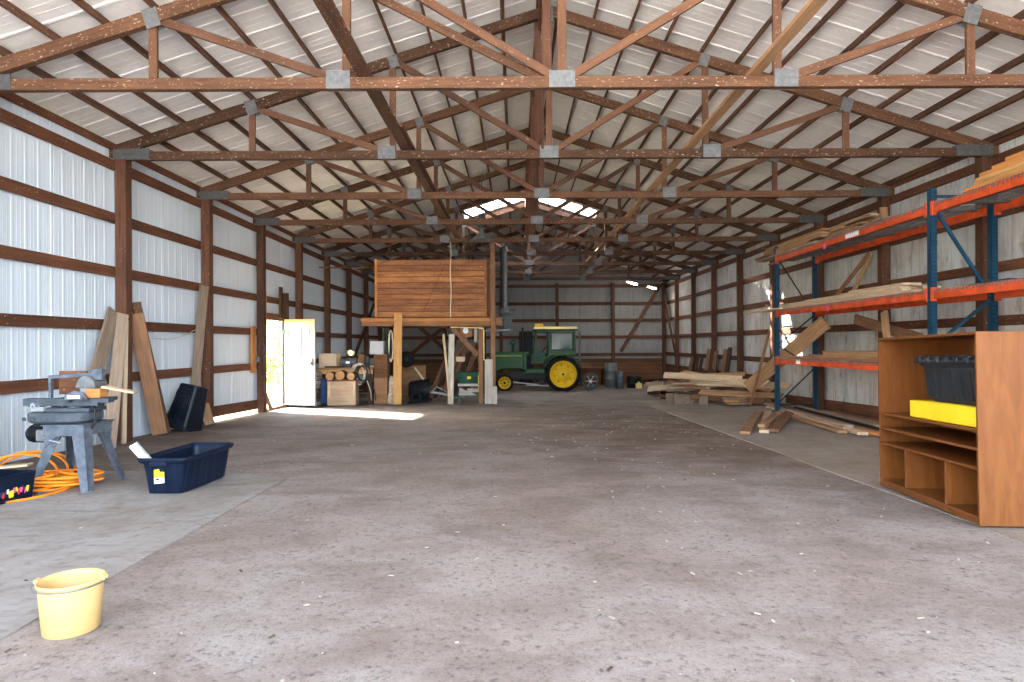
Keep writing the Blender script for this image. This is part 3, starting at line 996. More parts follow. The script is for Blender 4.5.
def standing_tote():
    # a tall tote turned upside down, leaning towards the wall post
    t = thing('storage_tote', 'tall dark navy tote turned upside down, leaning at the third left post', 'storage tote', (-5.30, 10.22, fz(10.22) + .03))
    W, D, H = .46, .40, .70
    m = Matrix.Rotation(R(13), 4, 'Y') @ Matrix.Rotation(R(-8), 4, 'X') @ Matrix.Rotation(R(-18), 4, 'Z') @ Matrix.Translation((0, 0, H)) @ Matrix.Rotation(PI, 4, 'X')
    o = tote_shell(t, W, D, H, .055, 'navy_dark', .022, 0)
    o.matrix_basis = m
    # rounded raised arches on the broad side, ridges on the base
    def on_side(u, z, off=.004):
        return (u, D / 2 - .055 * (1 - z / H) + off, z)
    b = MB()
    for q in (.15, .105, .06):
        pts = [on_side(-q, .56)] + [on_side(-q + .0, .12 + (.15 - q))] + [on_side(-q * math.cos(a), .12 + (.15 - q) - q * .5 * math.sin(a)) for a in (PI * .25, PI * .5, PI * .75)] + [on_side(q, .12 + (.15 - q)), on_side(q, .56)]
        b.tube(pts, .008, 6)
    q = b.build('side_arches', 'navy_dark', t); q.matrix_basis = m
    b = MB()
    for s in (1, .7, .4):
        hw, hd = (W / 2 - .09) * s, (D / 2 - .09) * s
        b.tube([(-hw, -hd, -.003), (hw, -hd, -.003), (hw, hd, -.003), (-hw, hd, -.003)], .007, 6, 0, True)
    q = b.build('base_ridges', 'navy_dark', t); q.matrix_basis = m
standing_tote()

# ---- boards leaning along the left wall
plank('leaning_board', 'wide grey board leaning at the second left post, behind the saw', 'board', (-5.16, 7.50, fz(7.5) + .04), (-5.49, 8.80, 1.58), .20, .035, 'grey_board', (1, -.2, 0))
plank('leaning_board', 'narrow grey board leaning beside the wide one at the second left post', 'board', (-5.12, 8.10, fz(8.1) + .02), (-5.40, 8.85, 1.54), .15, .035, 'grey_board', (.8, -.7, 0))
plank('leaning_board', 'thin pale edge board against the near face of the second left post', 'board', (-5.15, 8.45, fz(8.4) + .02), (-5.37, 8.88, 1.45), .05, .06, 'pale_board', (.8, -.7, 0))
plank('leaning_board', 'wide brown board leaning just past the second left post', 'board', (-5.24, 9.48, fz(9.4) + .03), (-5.385, 9.13, 1.56), .20, .04, 'brown_board', (.35, -1, 0))
plank('leaning_board', 'narrow reddish board leaning behind the wide brown board', 'board', (-5.28, 9.72, fz(9.6) + .02), (-5.42, 9.19, 1.72), .13, .04, 'truss', (.35, -1, 0))
plank('leaning_board', 'tall grey board leaning at the third left post', 'board', (-5.50, 10.93, fz(10.9) + .02), (-5.41, 11.20, 2.14), .16, .035, 'grey_board', (.9, -.5, 0))
plank('offcut', 'small pale wood offcut standing behind the leaning dark tote', 'offcut', (-5.2, 10.95, fz(11) + .03), (-5.32, 10.98, .10), .16, .03, 'tan_board', (.6, -1, 0))
plank('offcut', 'thin stick leaning at the near door jamb', 'offcut', (-5.30, 14.0, fz(14) + .02), (-5.50, 13.86, .35), .08, .03, 'brown_board', (.5, -1, 0))
# drooping cables on the left wall
b = MB(); b.tube([(XL + .02, 9.15 + 2.1 * k / 14, 1.32 - .13 * math.sin(PI * k / 14) + .1 * (k / 14) ** 3) for k in range(15)], .006, 6)
tag(b.build('cable', 'pale_hose'), 'thin cable drooping along the wall girt past the second left post', 'cable')
b = MB(); b.tube([(XL + .16, 13.80 + .02 * math.sin(k), 3.0 - 2.2 * k / 16) for k in range(9)] + [(XL + .14 + .05 * math.sin(k * .5), 13.82 + .10 * math.sin(k * .55), 1.75 - 1.0 * k / 9) for k in range(1, 10)], .008, 6)
tag(b.build('cable', 'dark_cord'), 'dark cable hanging down the post before the doorway', 'cable')
plank('hung_board', 'short dark board hung above the doorway', 'board', (XL + .10, 14.95, 1.72), (XL + .10, 14.95, 2.45), .14, .05, 'dark_board', (1, 0, 0))

# ================================================================== RIGHT: BOOKCASE
def bookcase():
    p = Vector((2.98, 4.13)); q = Vector((3.115, 5.50))
    L = (q - p).length; an = math.atan2(q.y - p.y, q.x - p.x)
    t = thing('bookcase', 'low oak veneer bookcase with open shelves standing on the concrete', 'bookcase', (p.x, p.y, fz(4.13) + .02), an)
    t.rotation_euler = (0, R(SL * 57.3 * .98), an)
    Dp, H, th = .50, 1.232, .019
    # local: x along the front (near to far), -y into the case
    def brd(n, *a, bev=.0015):
        return MB().b2(*a).build(n, 'oak', t, bev)
    brd('side_panel', 0, th, -Dp, 0, 0, H); brd('side_panel', L - th, L, -Dp, 0, 0, H)
    brd('top_panel', 0, L, -Dp, .001, H, H + th)
    brd('back_panel', th, L - th, -Dp, -Dp + .008, .03, H)
    s1, s2, s3 = .600, .478, .352
    for z, d in ((s1, 0), (s2, .0), (s3, 0)):
        brd('shelf', th, L - th, -Dp + .008, -.002 - d, z, z + th)
    brd('bottom_shelf', th, L - th, -Dp + .008, -.002, .035, .035 + th)
    brd('toe_rail', th, L - th, -.03, -.012, 0, .035)
    for f in (.28, .685):
        brd('divider', f * L, f * L + th, -Dp + .008, -.004, .035 + th, s3)
    # yellow case and black tote on the upper shelf
    mw = t.matrix_basis if False else Matrix.LocRotScale(t.location, t.rotation_euler, None)
    yc = thing('yellow_case', 'long flat bright yellow case lying on the upper bookcase shelf', 'case', mw @ Vector((L * .34, -.20, s1 + th + .002)))
    yc.rotation_euler = t.rotation_euler
    b = MB(); b.b2(-.40, .46, -.175, .165, 0, .128); b.build('body', 'yellow', yc, .006)
    b = MB(); b.b2(-.40, .46, .1655, .1665, .118, .121); b.b2(-.38, .44, -.15, .15, .1275, .131); b.build('lid_seam', 'yellow', yc)
    tt = thing('storage_tote', 'charcoal plastic tote with a lid, on the yellow case in the bookcase', 'storage tote', mw @ Vector((L * .33, -.235, s1 + th + .135)))
    tt.rotation_euler = t.rotation_euler
    tote_shell(tt, .70, .36, .31, .05, 'char_plastic', .02, 0)
    b = MB()
    # raised frames moulded on the long side
    for x in (-.20, .03, .23):
        def y(z): return .18 - .05 * (1 - z / .31) + .004
        for x0, x1 in ((x - .075, x - .06), (x + .045, x + .06)):
            b.hexa([(x0 + .02, y(.03) - .02, .03), (x1 + .02, y(.03) - .02, .03), (x1 + .02, y(.03) + .006, .03), (x0 + .02, y(.03) + .006, .03)], [(x0, y(.235) - .02, .235), (x1, y(.235) - .02, .235), (x1, y(.235) + .006, .235), (x0, y(.235) + .006, .235)])
        b.hexa([(x - .075, y(.22) - .02, .22), (x + .06, y(.22) - .02, .22), (x + .06, y(.22) + .006, .22), (x - .075, y(.22) + .006, .22)], [(x - .075, y(.24) - .02, .24), (x + .06, y(.24) - .02, .24), (x + .06, y(.24) + .006, .24), (x - .075, y(.24) + .006, .24)])
    b.build('side_frames', 'char_plastic', tt)
    b = MB(); b.b2(-.385, .385, -.215, .215, .285, .318); b.b2(-.35, .35, -.18, .18, .318, .345)
    for k in range(6):
        b.b2(-.33 + k * .12, -.27 + k * .12, .205, .222, .29, .335)
    b.build('lid', 'char_plastic', tt, .008)
bookcase()

# ================================================================== PALLET RACK
FX, RX = 5.33, 6.19
FYS = (13.18, 8.27, 3.36)
LV = [(CZ + 1.71), (CZ + .61), (CZ - .36)]
def rack():
    t = thing('pallet_rack', 'tall pallet rack with blue uprights and orange beams along the right wall', 'rack', (FX, 8.27, fz(8.27)))
    O = Vector((FX, 8.27, fz(8.27)))
    top = CZ + 1.97
    for fi, y in enumerate(FYS):
        fr_ = None
        for x in (FX + .04, RX - .04):
            z0 = fz(y)
            b = MB()
            # C-section column with teardrop slots on the face
            b.b2(x - .04, x + .04, y - .038, y - .034, z0 + .02, top); b.b2(x - .04, x - .036, y - .038, y + .038, z0 + .02, top); b.b2(x + .036, x + .04, y - .038, y + .038, z0 + .02, top)
            b.b2(x - .04, x - .015, y + .034, y + .038, z0 + .02, top); b.b2(x + .015, x + .04, y + .034, y + .038, z0 + .02, top)
            b.b2(x - .075, x + .075, y - .06, y + .06, z0 + .02, z0 + .028)
            vs = b.v; b.v = [tuple(Vector(v) - O) for v in vs]
            up = b.build('upright', 'rack_blue', t)
            s = MB(); k = z0 + .15
            while k < top - .05:
                for dx in (-.018, .018):
                    s.box((x + dx - O.x, y - .0385 - O.y, k - O.z), (.012, .003, .022))
                k += .052
            s.build('slots', 'black_metal', up)
        zs = [fz(y) + .16, CZ - .42]
        bm_ = 'black_metal' if fi == 0 else 'rack_blue'
        bw = .02 if fi == 0 else .035
        for z in (fz(y) + .16, top - .10):
            MB().bar(Vector((FX + .05, y, z)) - O, Vector((RX - .05, y, z)) - O, .03, .035).build('frame_brace', bm_, t)
        pts = [(FX + .05, zs[0] + .02), (RX - .05, zs[1] - .1), (FX + .05, CZ - .05), (RX - .05, CZ + .56), (FX + .05, CZ + 1.75)]
        for a in range(len(pts) - 1):
            MB().bar(Vector((pts[a][0], y, pts[a][1])) - O, Vector((pts[a + 1][0], y, pts[a + 1][1])) - O, bw, bw, (0, 1, 0)).build('frame_brace', bm_, t)
    for li, z in enumerate(LV):
        for bi in (0, 1):
            ya, yb = FYS[bi + 1] + .04, FYS[bi] - .04
            for x in (FX + .02, RX - .02):
                b = MB()
                sx = 1 if x == FX + .02 else -1
                b.b2(x - .022, x + .022, ya, yb, z - .06, z + .05); b.b2(x - .022 + sx * .012, x + .022 + sx * .012, ya, yb, z - .06, z + .03)
                for yy in (ya + .02, yb - .02):
                    b.b2(x - .03, x + .03, yy - .025, yy + .025, z - .09, z + .09)
                b.v = [tuple(Vector(v) - O) for v in b.v]
                bm_ = b.build('beam', 'rack_orange', t, .003)
            s = MB()
            # wire deck with its folded front lip
            n = int((yb - ya) / .052)
            for k in range(n):
                yy = ya + .03 + (yb - ya - .06) * k / (n - 1)
                s.b2(FX - .008, RX + .008, yy - .0035, yy + .0035, z + .052, z + .059)
                s.b2(FX - .012, FX - .005, yy - .006, yy + .006, z + .012, z + .059)
            for k in range(7):
                x = FX + .02 + (RX - FX - .04) * k / 6
                s.b2(x - .003, x + .003, ya, yb, z + .046, z + .052)
            for k in range(8):
                yy = ya + .25 + (yb - ya - .5) * k / 7
                s.b2(FX + .04, RX - .04, yy - .03, yy + .03, z + .02, z + .046)
            s.v = [tuple(Vector(v) - O) for v in s.v]
            s.build('wire_deck', 'wire', t)
    # tags and stickers on the beams
    for y, z, m in ((10.15, LV[0] - .005, 'white_card'), (12.1, LV[2], 'white_card')):
        b = MB(); b.b2(FX - .006, FX - .003, y - .20, y + .20, z - .04, z + .035) if m == 'white_card' and y < 11 else b.b2(FX - .006, FX - .003, y - .09, y + .09, z - .04, z + .04)
        b.v = [tuple(Vector(v) - O) for v in b.v]
        b.build('beam_sticker', m, t)
    for y, z in ((11.05, LV[0] - .05), (10.95, LV[1] - .03)):
        b = MB(); b.b2(FX - .007, FX - .003, y - .05, y + .05, z - .05, z + .04)
        b.v = [tuple(Vector(v) - O) for v in b.v]
        b.build('inventory_tag', 'pinktag', t)
rack()

def rack_boards():
    DK = .062
    rnd = random.Random(11)
    # top shelf, far bay: brown boards piled three high
    names = []
    def lay(x, ya, yb, z, w, t, mat, label, grp):
        plank('shelf_board', label, 'board', (x, ya, z), (x + rnd.uniform(-.02, .02), yb, z), w, t, mat, (0, 0, 1), grp)
    k = 0
    for lay_i, (n, z) in enumerate(((5, LV[0] + DK + .02), (5, LV[0] + DK + .06), (5, LV[0] + DK + .10), (5, LV[0] + DK + .14), (4, LV[0] + DK + .18), (3, LV[0] + DK + .22))):
        for j in range(n):
            x = FX + .07 + .155 * j + .012 * lay_i
            lay(x, 9.9 + rnd.uniform(-.1, 1.0) + (1.1 if j == 0 else 0), 13.3 + rnd.uniform(0, 1.6), z, .14, .038, rnd.choice(('tan_board', 'brown_board', 'tan_board', 'grey_board')),
                'brown board in the pile on the top shelf of the far rack bay', 'boards on the top shelf, far bay')
    # top shelf, near bay: yellow pine
    for lay_i, (n, z) in enumerate(((5, LV[0] + DK + .022), (5, LV[0] + DK + .064), (5, LV[0] + DK + .106), (4, LV[0] + DK + .148), (4, LV[0] + DK + .19), (3, LV[0] + DK + .232))):
        for j in range(n):
            x = FX + .09 + .155 * j + .01 * lay_i
            lay(x, 3.6 + rnd.uniform(-.3, .5), 7.72 - rnd.uniform(0, .18) - lay_i * .1, z, .145, .04, rnd.choice(('pine', 'pine', 'orange_pine')),
                'yellow pine board in the pile on the top shelf of the near rack bay', 'boards on the top shelf, near bay')
    # middle shelf
    for lay_i, (n, z) in enumerate(((5, LV[1] + DK + .02), (5, LV[1] + DK + .058), (4, LV[1] + DK + .096), (2, LV[1] + DK + .134))):
        for j in range(n):
            x = FX + .08 + .15 * j
            lay(x, 8.55 + rnd.uniform(0, .15) + (.3 if lay_i else 0), 13.4 + rnd.uniform(-.3, 1.5) - lay_i * 1.2, z, .135, .036, rnd.choice(('pale_board', 'tan_board', 'pale_board')),
                'pale board in the pile on the middle shelf of the far rack bay', 'boards on the middle shelf')
    lay(FX + .04, 12.9, 14.95, LV[1] + DK + .02, .12, .03, 'pale_board', 'pale board sticking out past the far end of the middle rack shelf', None)
    # lower shelf
    for lay_i, (n, z) in enumerate(((5, LV[2] + DK + .02), (5, LV[2] + DK + .06), (4, LV[2] + DK + .10), (3, LV[2] + DK + .14))):
        for j in range(n):
            x = FX + .10 + .16 * j
            lay(x, 9.0 + rnd.uniform(0, .3), 12.9 - rnd.uniform(0, .8) - lay_i * .5, z, .15, .038, rnd.choice(('tan_board', 'grey_board', 'brown_board')),
                'board in the pile on the lowest shelf of the far rack bay', 'boards on the lowest shelf')
    # things near the middle shelf, near bay
    b = MB(); b.tube([(FX + .25 + .12 * math.sin(k * .9), 7.9 - .09 * k, LV[1] + DK + .02 + .015 * (k % 2)) for k in range(16)], .014, 8)
    tag(b.build('cable', 'dark_cord'), 'dark cable lying on the middle rack shelf of the near bay', 'cable')
    # sticks and planks propped in the rack
    plank('propped_stick', 'thin dark stick propped steeply on the post above the middle shelf', 'board', (6.25, 12.9, LV[1] + .07), (6.42, 11.62, 2.72), .08, .035, 'brown_board', (1, 0, .3))
    plank('propped_stick', 'lighter stick crossing the dark one above the middle shelf', 'board', (6.22, 12.05, LV[1] + .07), (6.40, 11.55, 2.68), .09, .035, 'tan_board', (1, 0, .3))
    plank('propped_plank', 'wide orange plank slanting up under the middle rack shelf', 'board', (5.42, 15.0, .05), (6.02, 12.45, 1.50), .29, .045, 'tan_board', (-.25, -.9, .3))
    plank('propped_plank', 'brown plank tilted on the lowest shelf behind the bookcase', 'board', (5.85, 11.05, 1.50), (5.95, 9.4, 1.14), .05, .16, 'brown_board', (0, 0, 1))
    plank('propped_plank', 'short brown board upright behind the bookcase', 'board', (5.75, 9.9, .92), (5.80, 10.1, 1.58), .13, .05, 'tan_board', (-1, 0, 0))
    plank('propped_stick', 'short pale block of wood upright at the right wall under a truss heel', 'board', (6.44, 11.18, 2.98), (6.42, 11.20, 3.45), .13, .05, 'tan_board', (0, -1, 0))
    plank('propped_stick', 'long brown stick leaning on the far end of the rack', 'board', (5.50, 15.05, fz(15.05) + .02), (5.27, 13.31, 1.34), .09, .045, 'brown_board', (-1, 0, .3))
rack_boards()

# ================================================================== LUMBER ON THE FLOOR, RIGHT
def floor_lumber():
    rnd = random.Random(21)
    # long boards lying beside the rack
    rows = [(4.70, 9.25, 12.7, .045, 'tan_board', .14, 'tan board lying outermost of the row of long boards beside the rack'),
            (4.86, 9.00, 14.2, .045, 'pale_board', .15, 'pale long board, second from the aisle in the row beside the rack'),
            (4.98, 9.6, 14.5, .088, 'grey_board', .14, 'long grey board lying on top of the row beside the rack'),
            (5.05, 9.2, 14.6, .045, 'tan_board', .15, 'long tan board, third from the aisle in the row beside the rack'),
            (5.23, 9.1, 14.0, .045, 'brown_board', .15, 'long brown board lying under the front beam of the rack'),
            (5.36, 9.5, 14.4, .088, 'pale_board', .14, 'pale board lying on top of the boards under the rack'),
            (5.42, 9.2, 13.9, .045, 'grey_board', .16, 'long grey board lying under the rack'),
            (5.62, 9.0, 12.9, .045, 'tan_board', .15, 'long tan board lying deep under the rack'),
            (5.83, 9.2, 12.8, .045, 'brown_board', .15, 'long brown board lying at the back under the rack')]
    for x, ya, yb, h, m, w, lb in rows:
        plank('floor_board', lb, 'board', (x, ya, fz(ya) + h), (x + .145 * (yb - ya), yb, fz(yb) + h), w, .042, m)
    plank('steel_bar', 'black steel bar lying along the row of boards beside the rack', 'steel bar', (5.18, 9.0, fz(9) + .09), (5.83, 13.4, fz(13.4) + .09), .05, .04, 'black_metal')
    plank('floor_board', 'short orange board end poking out behind the bookcase', 'board', (5.10, 8.4, fz(8.4) + .05), (5.02, 9.25, fz(9.25) + .05), .14, .045, 'orange_pine')
    # four short planks dropped on the concrete
    for (a, b_, w, h, m, lb) in (((745, 432), (760, 411), .15, .045, 'tan_board', 'short bowed tan plank, leftmost of those dropped on the concrete'),
                                ((764, 431), (768, 411), .14, .045, 'pale_board', 'short pale plank, second from the left on the concrete'),
                                ((761, 425), (777, 413), .10, .095, 'tan_board', 'short narrow plank lying across the others on the concrete'),
                                ((772, 430), (791, 411), .19, .06, 'brown_board', 'short wide brown plank, rightmost of those dropped on the concrete')):
        p, q = G(*a, h=h), G(*b_, h=h)
        plank('floor_plank', lb, 'board', (p.x, p.y, fz(p.y) + h - .01), (q.x, q.y, fz(q.y) + h - .01), w, .045, m, (0, 0, 1), None, .03 if a[0] == 745 else 0)
floor_lumber()

def lumber_pile():
    rnd = random.Random(33)
    grp = 'boards in the loose heap at the right'
    # concrete blocks under the front of the heap
    k = 0
    for px, py, m in ((662, 395, 0), (672, 396, 0), (683, 397, 0), (694, 399, 0), (704, 401, 0), (660, 401, 1), (671, 402, 1)):
        p = G(px, 403 if not m else 402)
        b = MB()
        w, d, h = .40, .2, .19
        z = 0
        b.b2(-.2, .2, -.1, -.065, 0, h); b.b2(-.2, .2, .065, .1, 0, h)
        for x in (-.2, -.018, .165):
            b.b2(x, x + .035, -.065, .065, 0, h)
        o = b.build('concrete_block', 'concrete_block', None, .004)
        o.location = (4.0 + .44 * k * .62, 16.55 - .10 * k + (k % 2) * .1, fz(16.3) + .005)
        if k >= 5:
            o.location = (4.05 + .55 * (k - 5), 16.4 - .08 * k - .25, fz(16.0) + .005)
        o.rotation_euler = (0, 0, R(70 + 13 * (k % 3) + 90 * (k % 2)))
        tag(o, 'grey hollow concrete block under the heap of boards, %s from the left' % ('nearest' if k == 0 else ordw[k]), 'concrete block', 'concrete blocks under the heap')
        k += 1
    # named, plainly visible boards: pixel ends with their depths
    vis = [((664, 375), 17.2, (742, 379), 16.3, .15, .06, 'pale_board', 'thick pale board with a square cut end on top of the heap'),
           ((648, 389), 17.6, (722, 382), 16.6, .16, .04, 'pale_board', 'pale board jutting left at the front of the heap'),
           ((645, 385), 18.2, (735, 379), 17.2, .16, .04, 'grey_board', 'grey board jutting left behind the front board of the heap'),
           ((682, 372), 18.6, (772, 390), 15.6, .18, .04, 'tan_board', 'tan board slanting down to the right across the heap'),
           ((690, 382), 17.0, (790, 386), 15.2, .20, .045, 'pale_board', 'pale board lying level on the right of the heap'),
           ((685, 377), 18.0, (745, 374), 17.2, .15, .04, 'tan_board', 'level tan board at the top of the heap near the wall'),
           ((700, 392), 16.3, (782, 396), 14.9, .18, .04, 'tan_board', 'tan board low on the front right of the heap'),
           ((730, 382), 16.2, (767, 384), 15.3, .22, .05, 'pale_board', 'short thick pale board at the right end of the heap'),
           ((690, 397), 16.2, (765, 401), 14.9, .16, .04, 'brown_board', 'brown board at the foot of the heap'),
           ((655, 380), 19.0, (715, 372), 19.0, .18, .04, 'dark_board', 'dark board at the back of the heap')]
    for a, ya, c, yc, w, t, m, lb in vis:
        p, q = P(*a, ya), P(*c, yc)
        p.z = max(p.z, fz(ya) + .06); q.z = max(q.z, fz(yc) + .06)
        plank('heap_board', lb, 'board', p, q, w * 1.25, t * 1.1, m, (rnd.uniform(-.15, .15), -.6, .8))
    for i in range(12):
        x = rnd.uniform(4.0, 5.0); y = rnd.uniform(16.2, 18.0); L = rnd.uniform(1.1, 2.0); an = rnd.uniform(-.9, .9)
        za, zb = (rnd.uniform(.30, .62), rnd.uniform(.10, .34))
        if i % 2: za, zb = zb, za
        x1 = min(6.25, x + L * math.cos(an)); y1 = y + L * math.sin(an)
        plank('heap_board', 'board tilted across the others in the loose heap of lumber', 'board', (x, y, fz(y) + za), (x1, y1, fz(y1) + zb), rnd.uniform(.09, .17), .042, rnd.choice(('tan_board', 'pale_board', 'dark_board', 'brown_board')), (rnd.uniform(-.2, .2), -.4, .8), 'boards tilted across the heap')
    for i in range(26):
        h = .04 + .025 * i
        x = rnd.uniform(3.9, 4.5); y = rnd.uniform(16.6, 18.4)
        an = rnd.uniform(-.35, .25); L = rnd.uniform(1.5, 2.6)
        h = min(h, .46)
        x1 = min(x + L * math.cos(an), 6.3)
        plank('heap_board', rnd.choice(('brown board buried in the loose heap of lumber',)), 'board', (x, y, fz(y) + h), (x1, y + L * math.sin(an) - .3, fz(y) + h + rnd.uniform(-.02, .04)), rnd.uniform(.1, .2), .04,
              rnd.choice(('tan_board', 'brown_board', 'dark_board', 'grey_board')), (0, 0, 1), 'boards buried in the heap')
    # stack with sawn ends towards us at the right end of the heap
    for i in range(3):
        for j in range(2):
            plank('stacked_board', 'board in the low stack between the heap and the rack post', 'board', (4.95 + .3 * j, 15.0 + .1 * i, fz(15) + .06 + .05 * i), (6.1, 15.4 + .2 * j + .1 * i, fz(15.4) + .06 + .05 * i), .2, .045, rnd.choice(('tan_board', 'grey_board')), (0, 0, 1), 'low stack beside the rack')
    # boards leaning on the right wall near the back
    ys = [19.0, 19.35, 20.3, 20.7, 21.1, 21.9, 22.3, 23.2]
    for i, y in enumerate(ys):
        plank('leaning_board', 'brown board leaning on the right wall behind the heap, %s from the front' % ordw[i], 'board', (6.15, y, fz(y) + .02), (6.36, y + rnd.uniform(-.15, .15), .72 + rnd.uniform(-.12, .3)), .30, .035, rnd.choice(('brown_board', 'tan_board', 'dark_board')), (-1, 0, .2), None)
    b = MB(); b.b2(-.55, .55, -.7, .7, 0, .03); b.b2(-.5, .5, -.02, .02, .03, .05)
    o = b.build('sheet_offcut', 'dark_board'); o.location = (4.6, 19.6, fz(19.6) + .36); o.rotation_euler = (R(-6), R(12), R(8))
    tag(o, 'dark sheet of board lying over the back of the heap', 'board')
    for i in range(3):
        plank('heap_board', 'bearer under the dark sheet at the back of the heap', 'board', (4.2 + .4 * i, 19.0, fz(19) + .10), (4.2 + .4 * i, 20.2, fz(20) + .10), .1, .18, 'dark_board', (0, 0, 1), 'bearers under the sheet')
lumber_pile()

# ================================================================== BACK RIGHT CLUTTER
def back_clutter():
    y = 27.2
    def drum(name, px, py0, py1, Y, r, mat, label, cat):
        p = P(px, py0, Y); q = P(px, py1, Y); h = q.z - fz(Y)
        t = thing(name, label, cat, (p.x, Y, fz(Y)))
        b = MB(); b.lathe([(0, 0), (r, 0), (r, h * .33), (r * 1.04, h * .34), (r, h * .36), (r, h * .66), (r * 1.04, h * .67), (r, h * .69), (r, h), (r * .9, h), (0, h - .02)], 24); b.build('body', mat, t)
        b = MB(); b.cyl((r * .4, 0, h - .02), (r * .4, 0, h + .02), .03, None, 10); b.build('cap', 'galv_dark', t)
    drum('steel_drum', 611, 383, 363, 25.6, .25, 'galv', 'tall grey metal drum by the back wall', 'drum')
    drum('gas_bottle', 620, 386, 371, 24.6, .15, 'steel_blue', 'blue-grey gas bottle in front of the back wall', 'gas bottle')
    drum('steel_drum', 634, 386, 376, 25.0, .28, 'black_metal', 'low black drum by the back wall', 'drum')
    o = MB().b2(-.11, .11, -.08, .08, 0, .2).b2(-.04, .04, -.06, .06, .2, .27).build('oil_jug', 'cream', None, .02)
    o.location = (4.65, 24.2, fz(24.2)); tag(o, 'small pale yellow jug on the floor by the back wall', 'jug')
    t = thing('work_table', 'rough wooden bench with a dark cover at the back wall', 'table', (3.05, 27.2, fz(27.2)))
    MB().b2(-.75, .75, -.45, .45, .72, .78).build('tabletop', 'kick', t, .004)
    for sx in (-1, 1):
        for sy in (-1, 1):
            MB().b2(sx * .68 - .04, sx * .68 + .04, sy * .4 - .04, sy * .4 + .04, 0, .72).build('leg', 'dark_board', t)
    MB().b2(-.7, .7, .36, .38, .1, .7).build('back_board', 'kick', t)
    t = thing('tiller_wheel', 'grey spoked wheel and chain standing behind the tractor', 'wheel', (2.75, 23.5, fz(23.5)))
    b = MB(); b.lathe([(.22, -.04), (.29, -.05), (.31, 0), (.29, .05), (.22, .04), (.22, -.04)], 28, 0, (0, 0, .31), 'Y'); b.build('rim', 'galv_dark', t)
    b = MB()
    for k in range(6):
        a = k * PI / 3; b.cyl((0, 0, .31), (.24 * math.cos(a), 0, .31 + .24 * math.sin(a)), .015, None, 8)
    b.cyl((0, -.08, .31), (0, .08, .31), .05, None, 14); b.build('hub', 'chrome', t)
    o = MB().b2(-.3, .3, -.02, .02, 0, 2.35).build('dark_sheet', 'char_plastic', None, .004)
    o.location = (.48, 27.9, fz(27.9) + .01); o.rotation_euler = (R(-6), 0, 0)
    tag(o, 'dark flat sheet standing against the back wall behind the tractor', 'sheet')
    o = MB().b2(-.55, .55, -.02, .02, 0, .95).b2(-.55, .55, -.03, .03, .9, .98).b2(-.55, -.48, -.03, .03, 0, .95).b2(.48, .55, -.03, .03, 0, .95).build('crate_panel', 'brown_board', None, .003)
    o.location = (2.75, 27.75, fz(27.7)); o.rotation_euler = (R(-8), 0, R(3)); tag(o, 'brown framed panel leaning on the back wall beside the tractor', 'panel')
    # lit shop tubes hung under the trusses
    for k, (px, py, Y, lb) in enumerate(((632, 268, 24.5, 'nearer of the two lit shop tubes right of the ridge'), (652, 276, 26.6, 'farther of the two lit shop tubes right of the ridge'), (371, 289, 26.2, 'lit shop tube near the left wall behind the loft'))):
        p = P(px, py, Y)
        t = thing('shop_light', lb, 'lamp', (p.x, Y, 3.38), R(64 if k < 2 else 90))
        MB().b2(-.62, .62, -.06, .06, .03, .08).build('housing', 'white_metal', t, .004)
        b = MB()
        for s in (-1, 1):
            b.cyl((-.58, s * .03, .012), (.58, s * .03, .012), .014, None, 10)
        b.build('tube', 'tube', t)
        b = MB()
        for s in (-1, 1):
            b.cyl((s * .5, 0, .08), (s * .5, 0, .30), .004, None, 6)
        b.build('hanger', 'galv', t)
back_clutter()

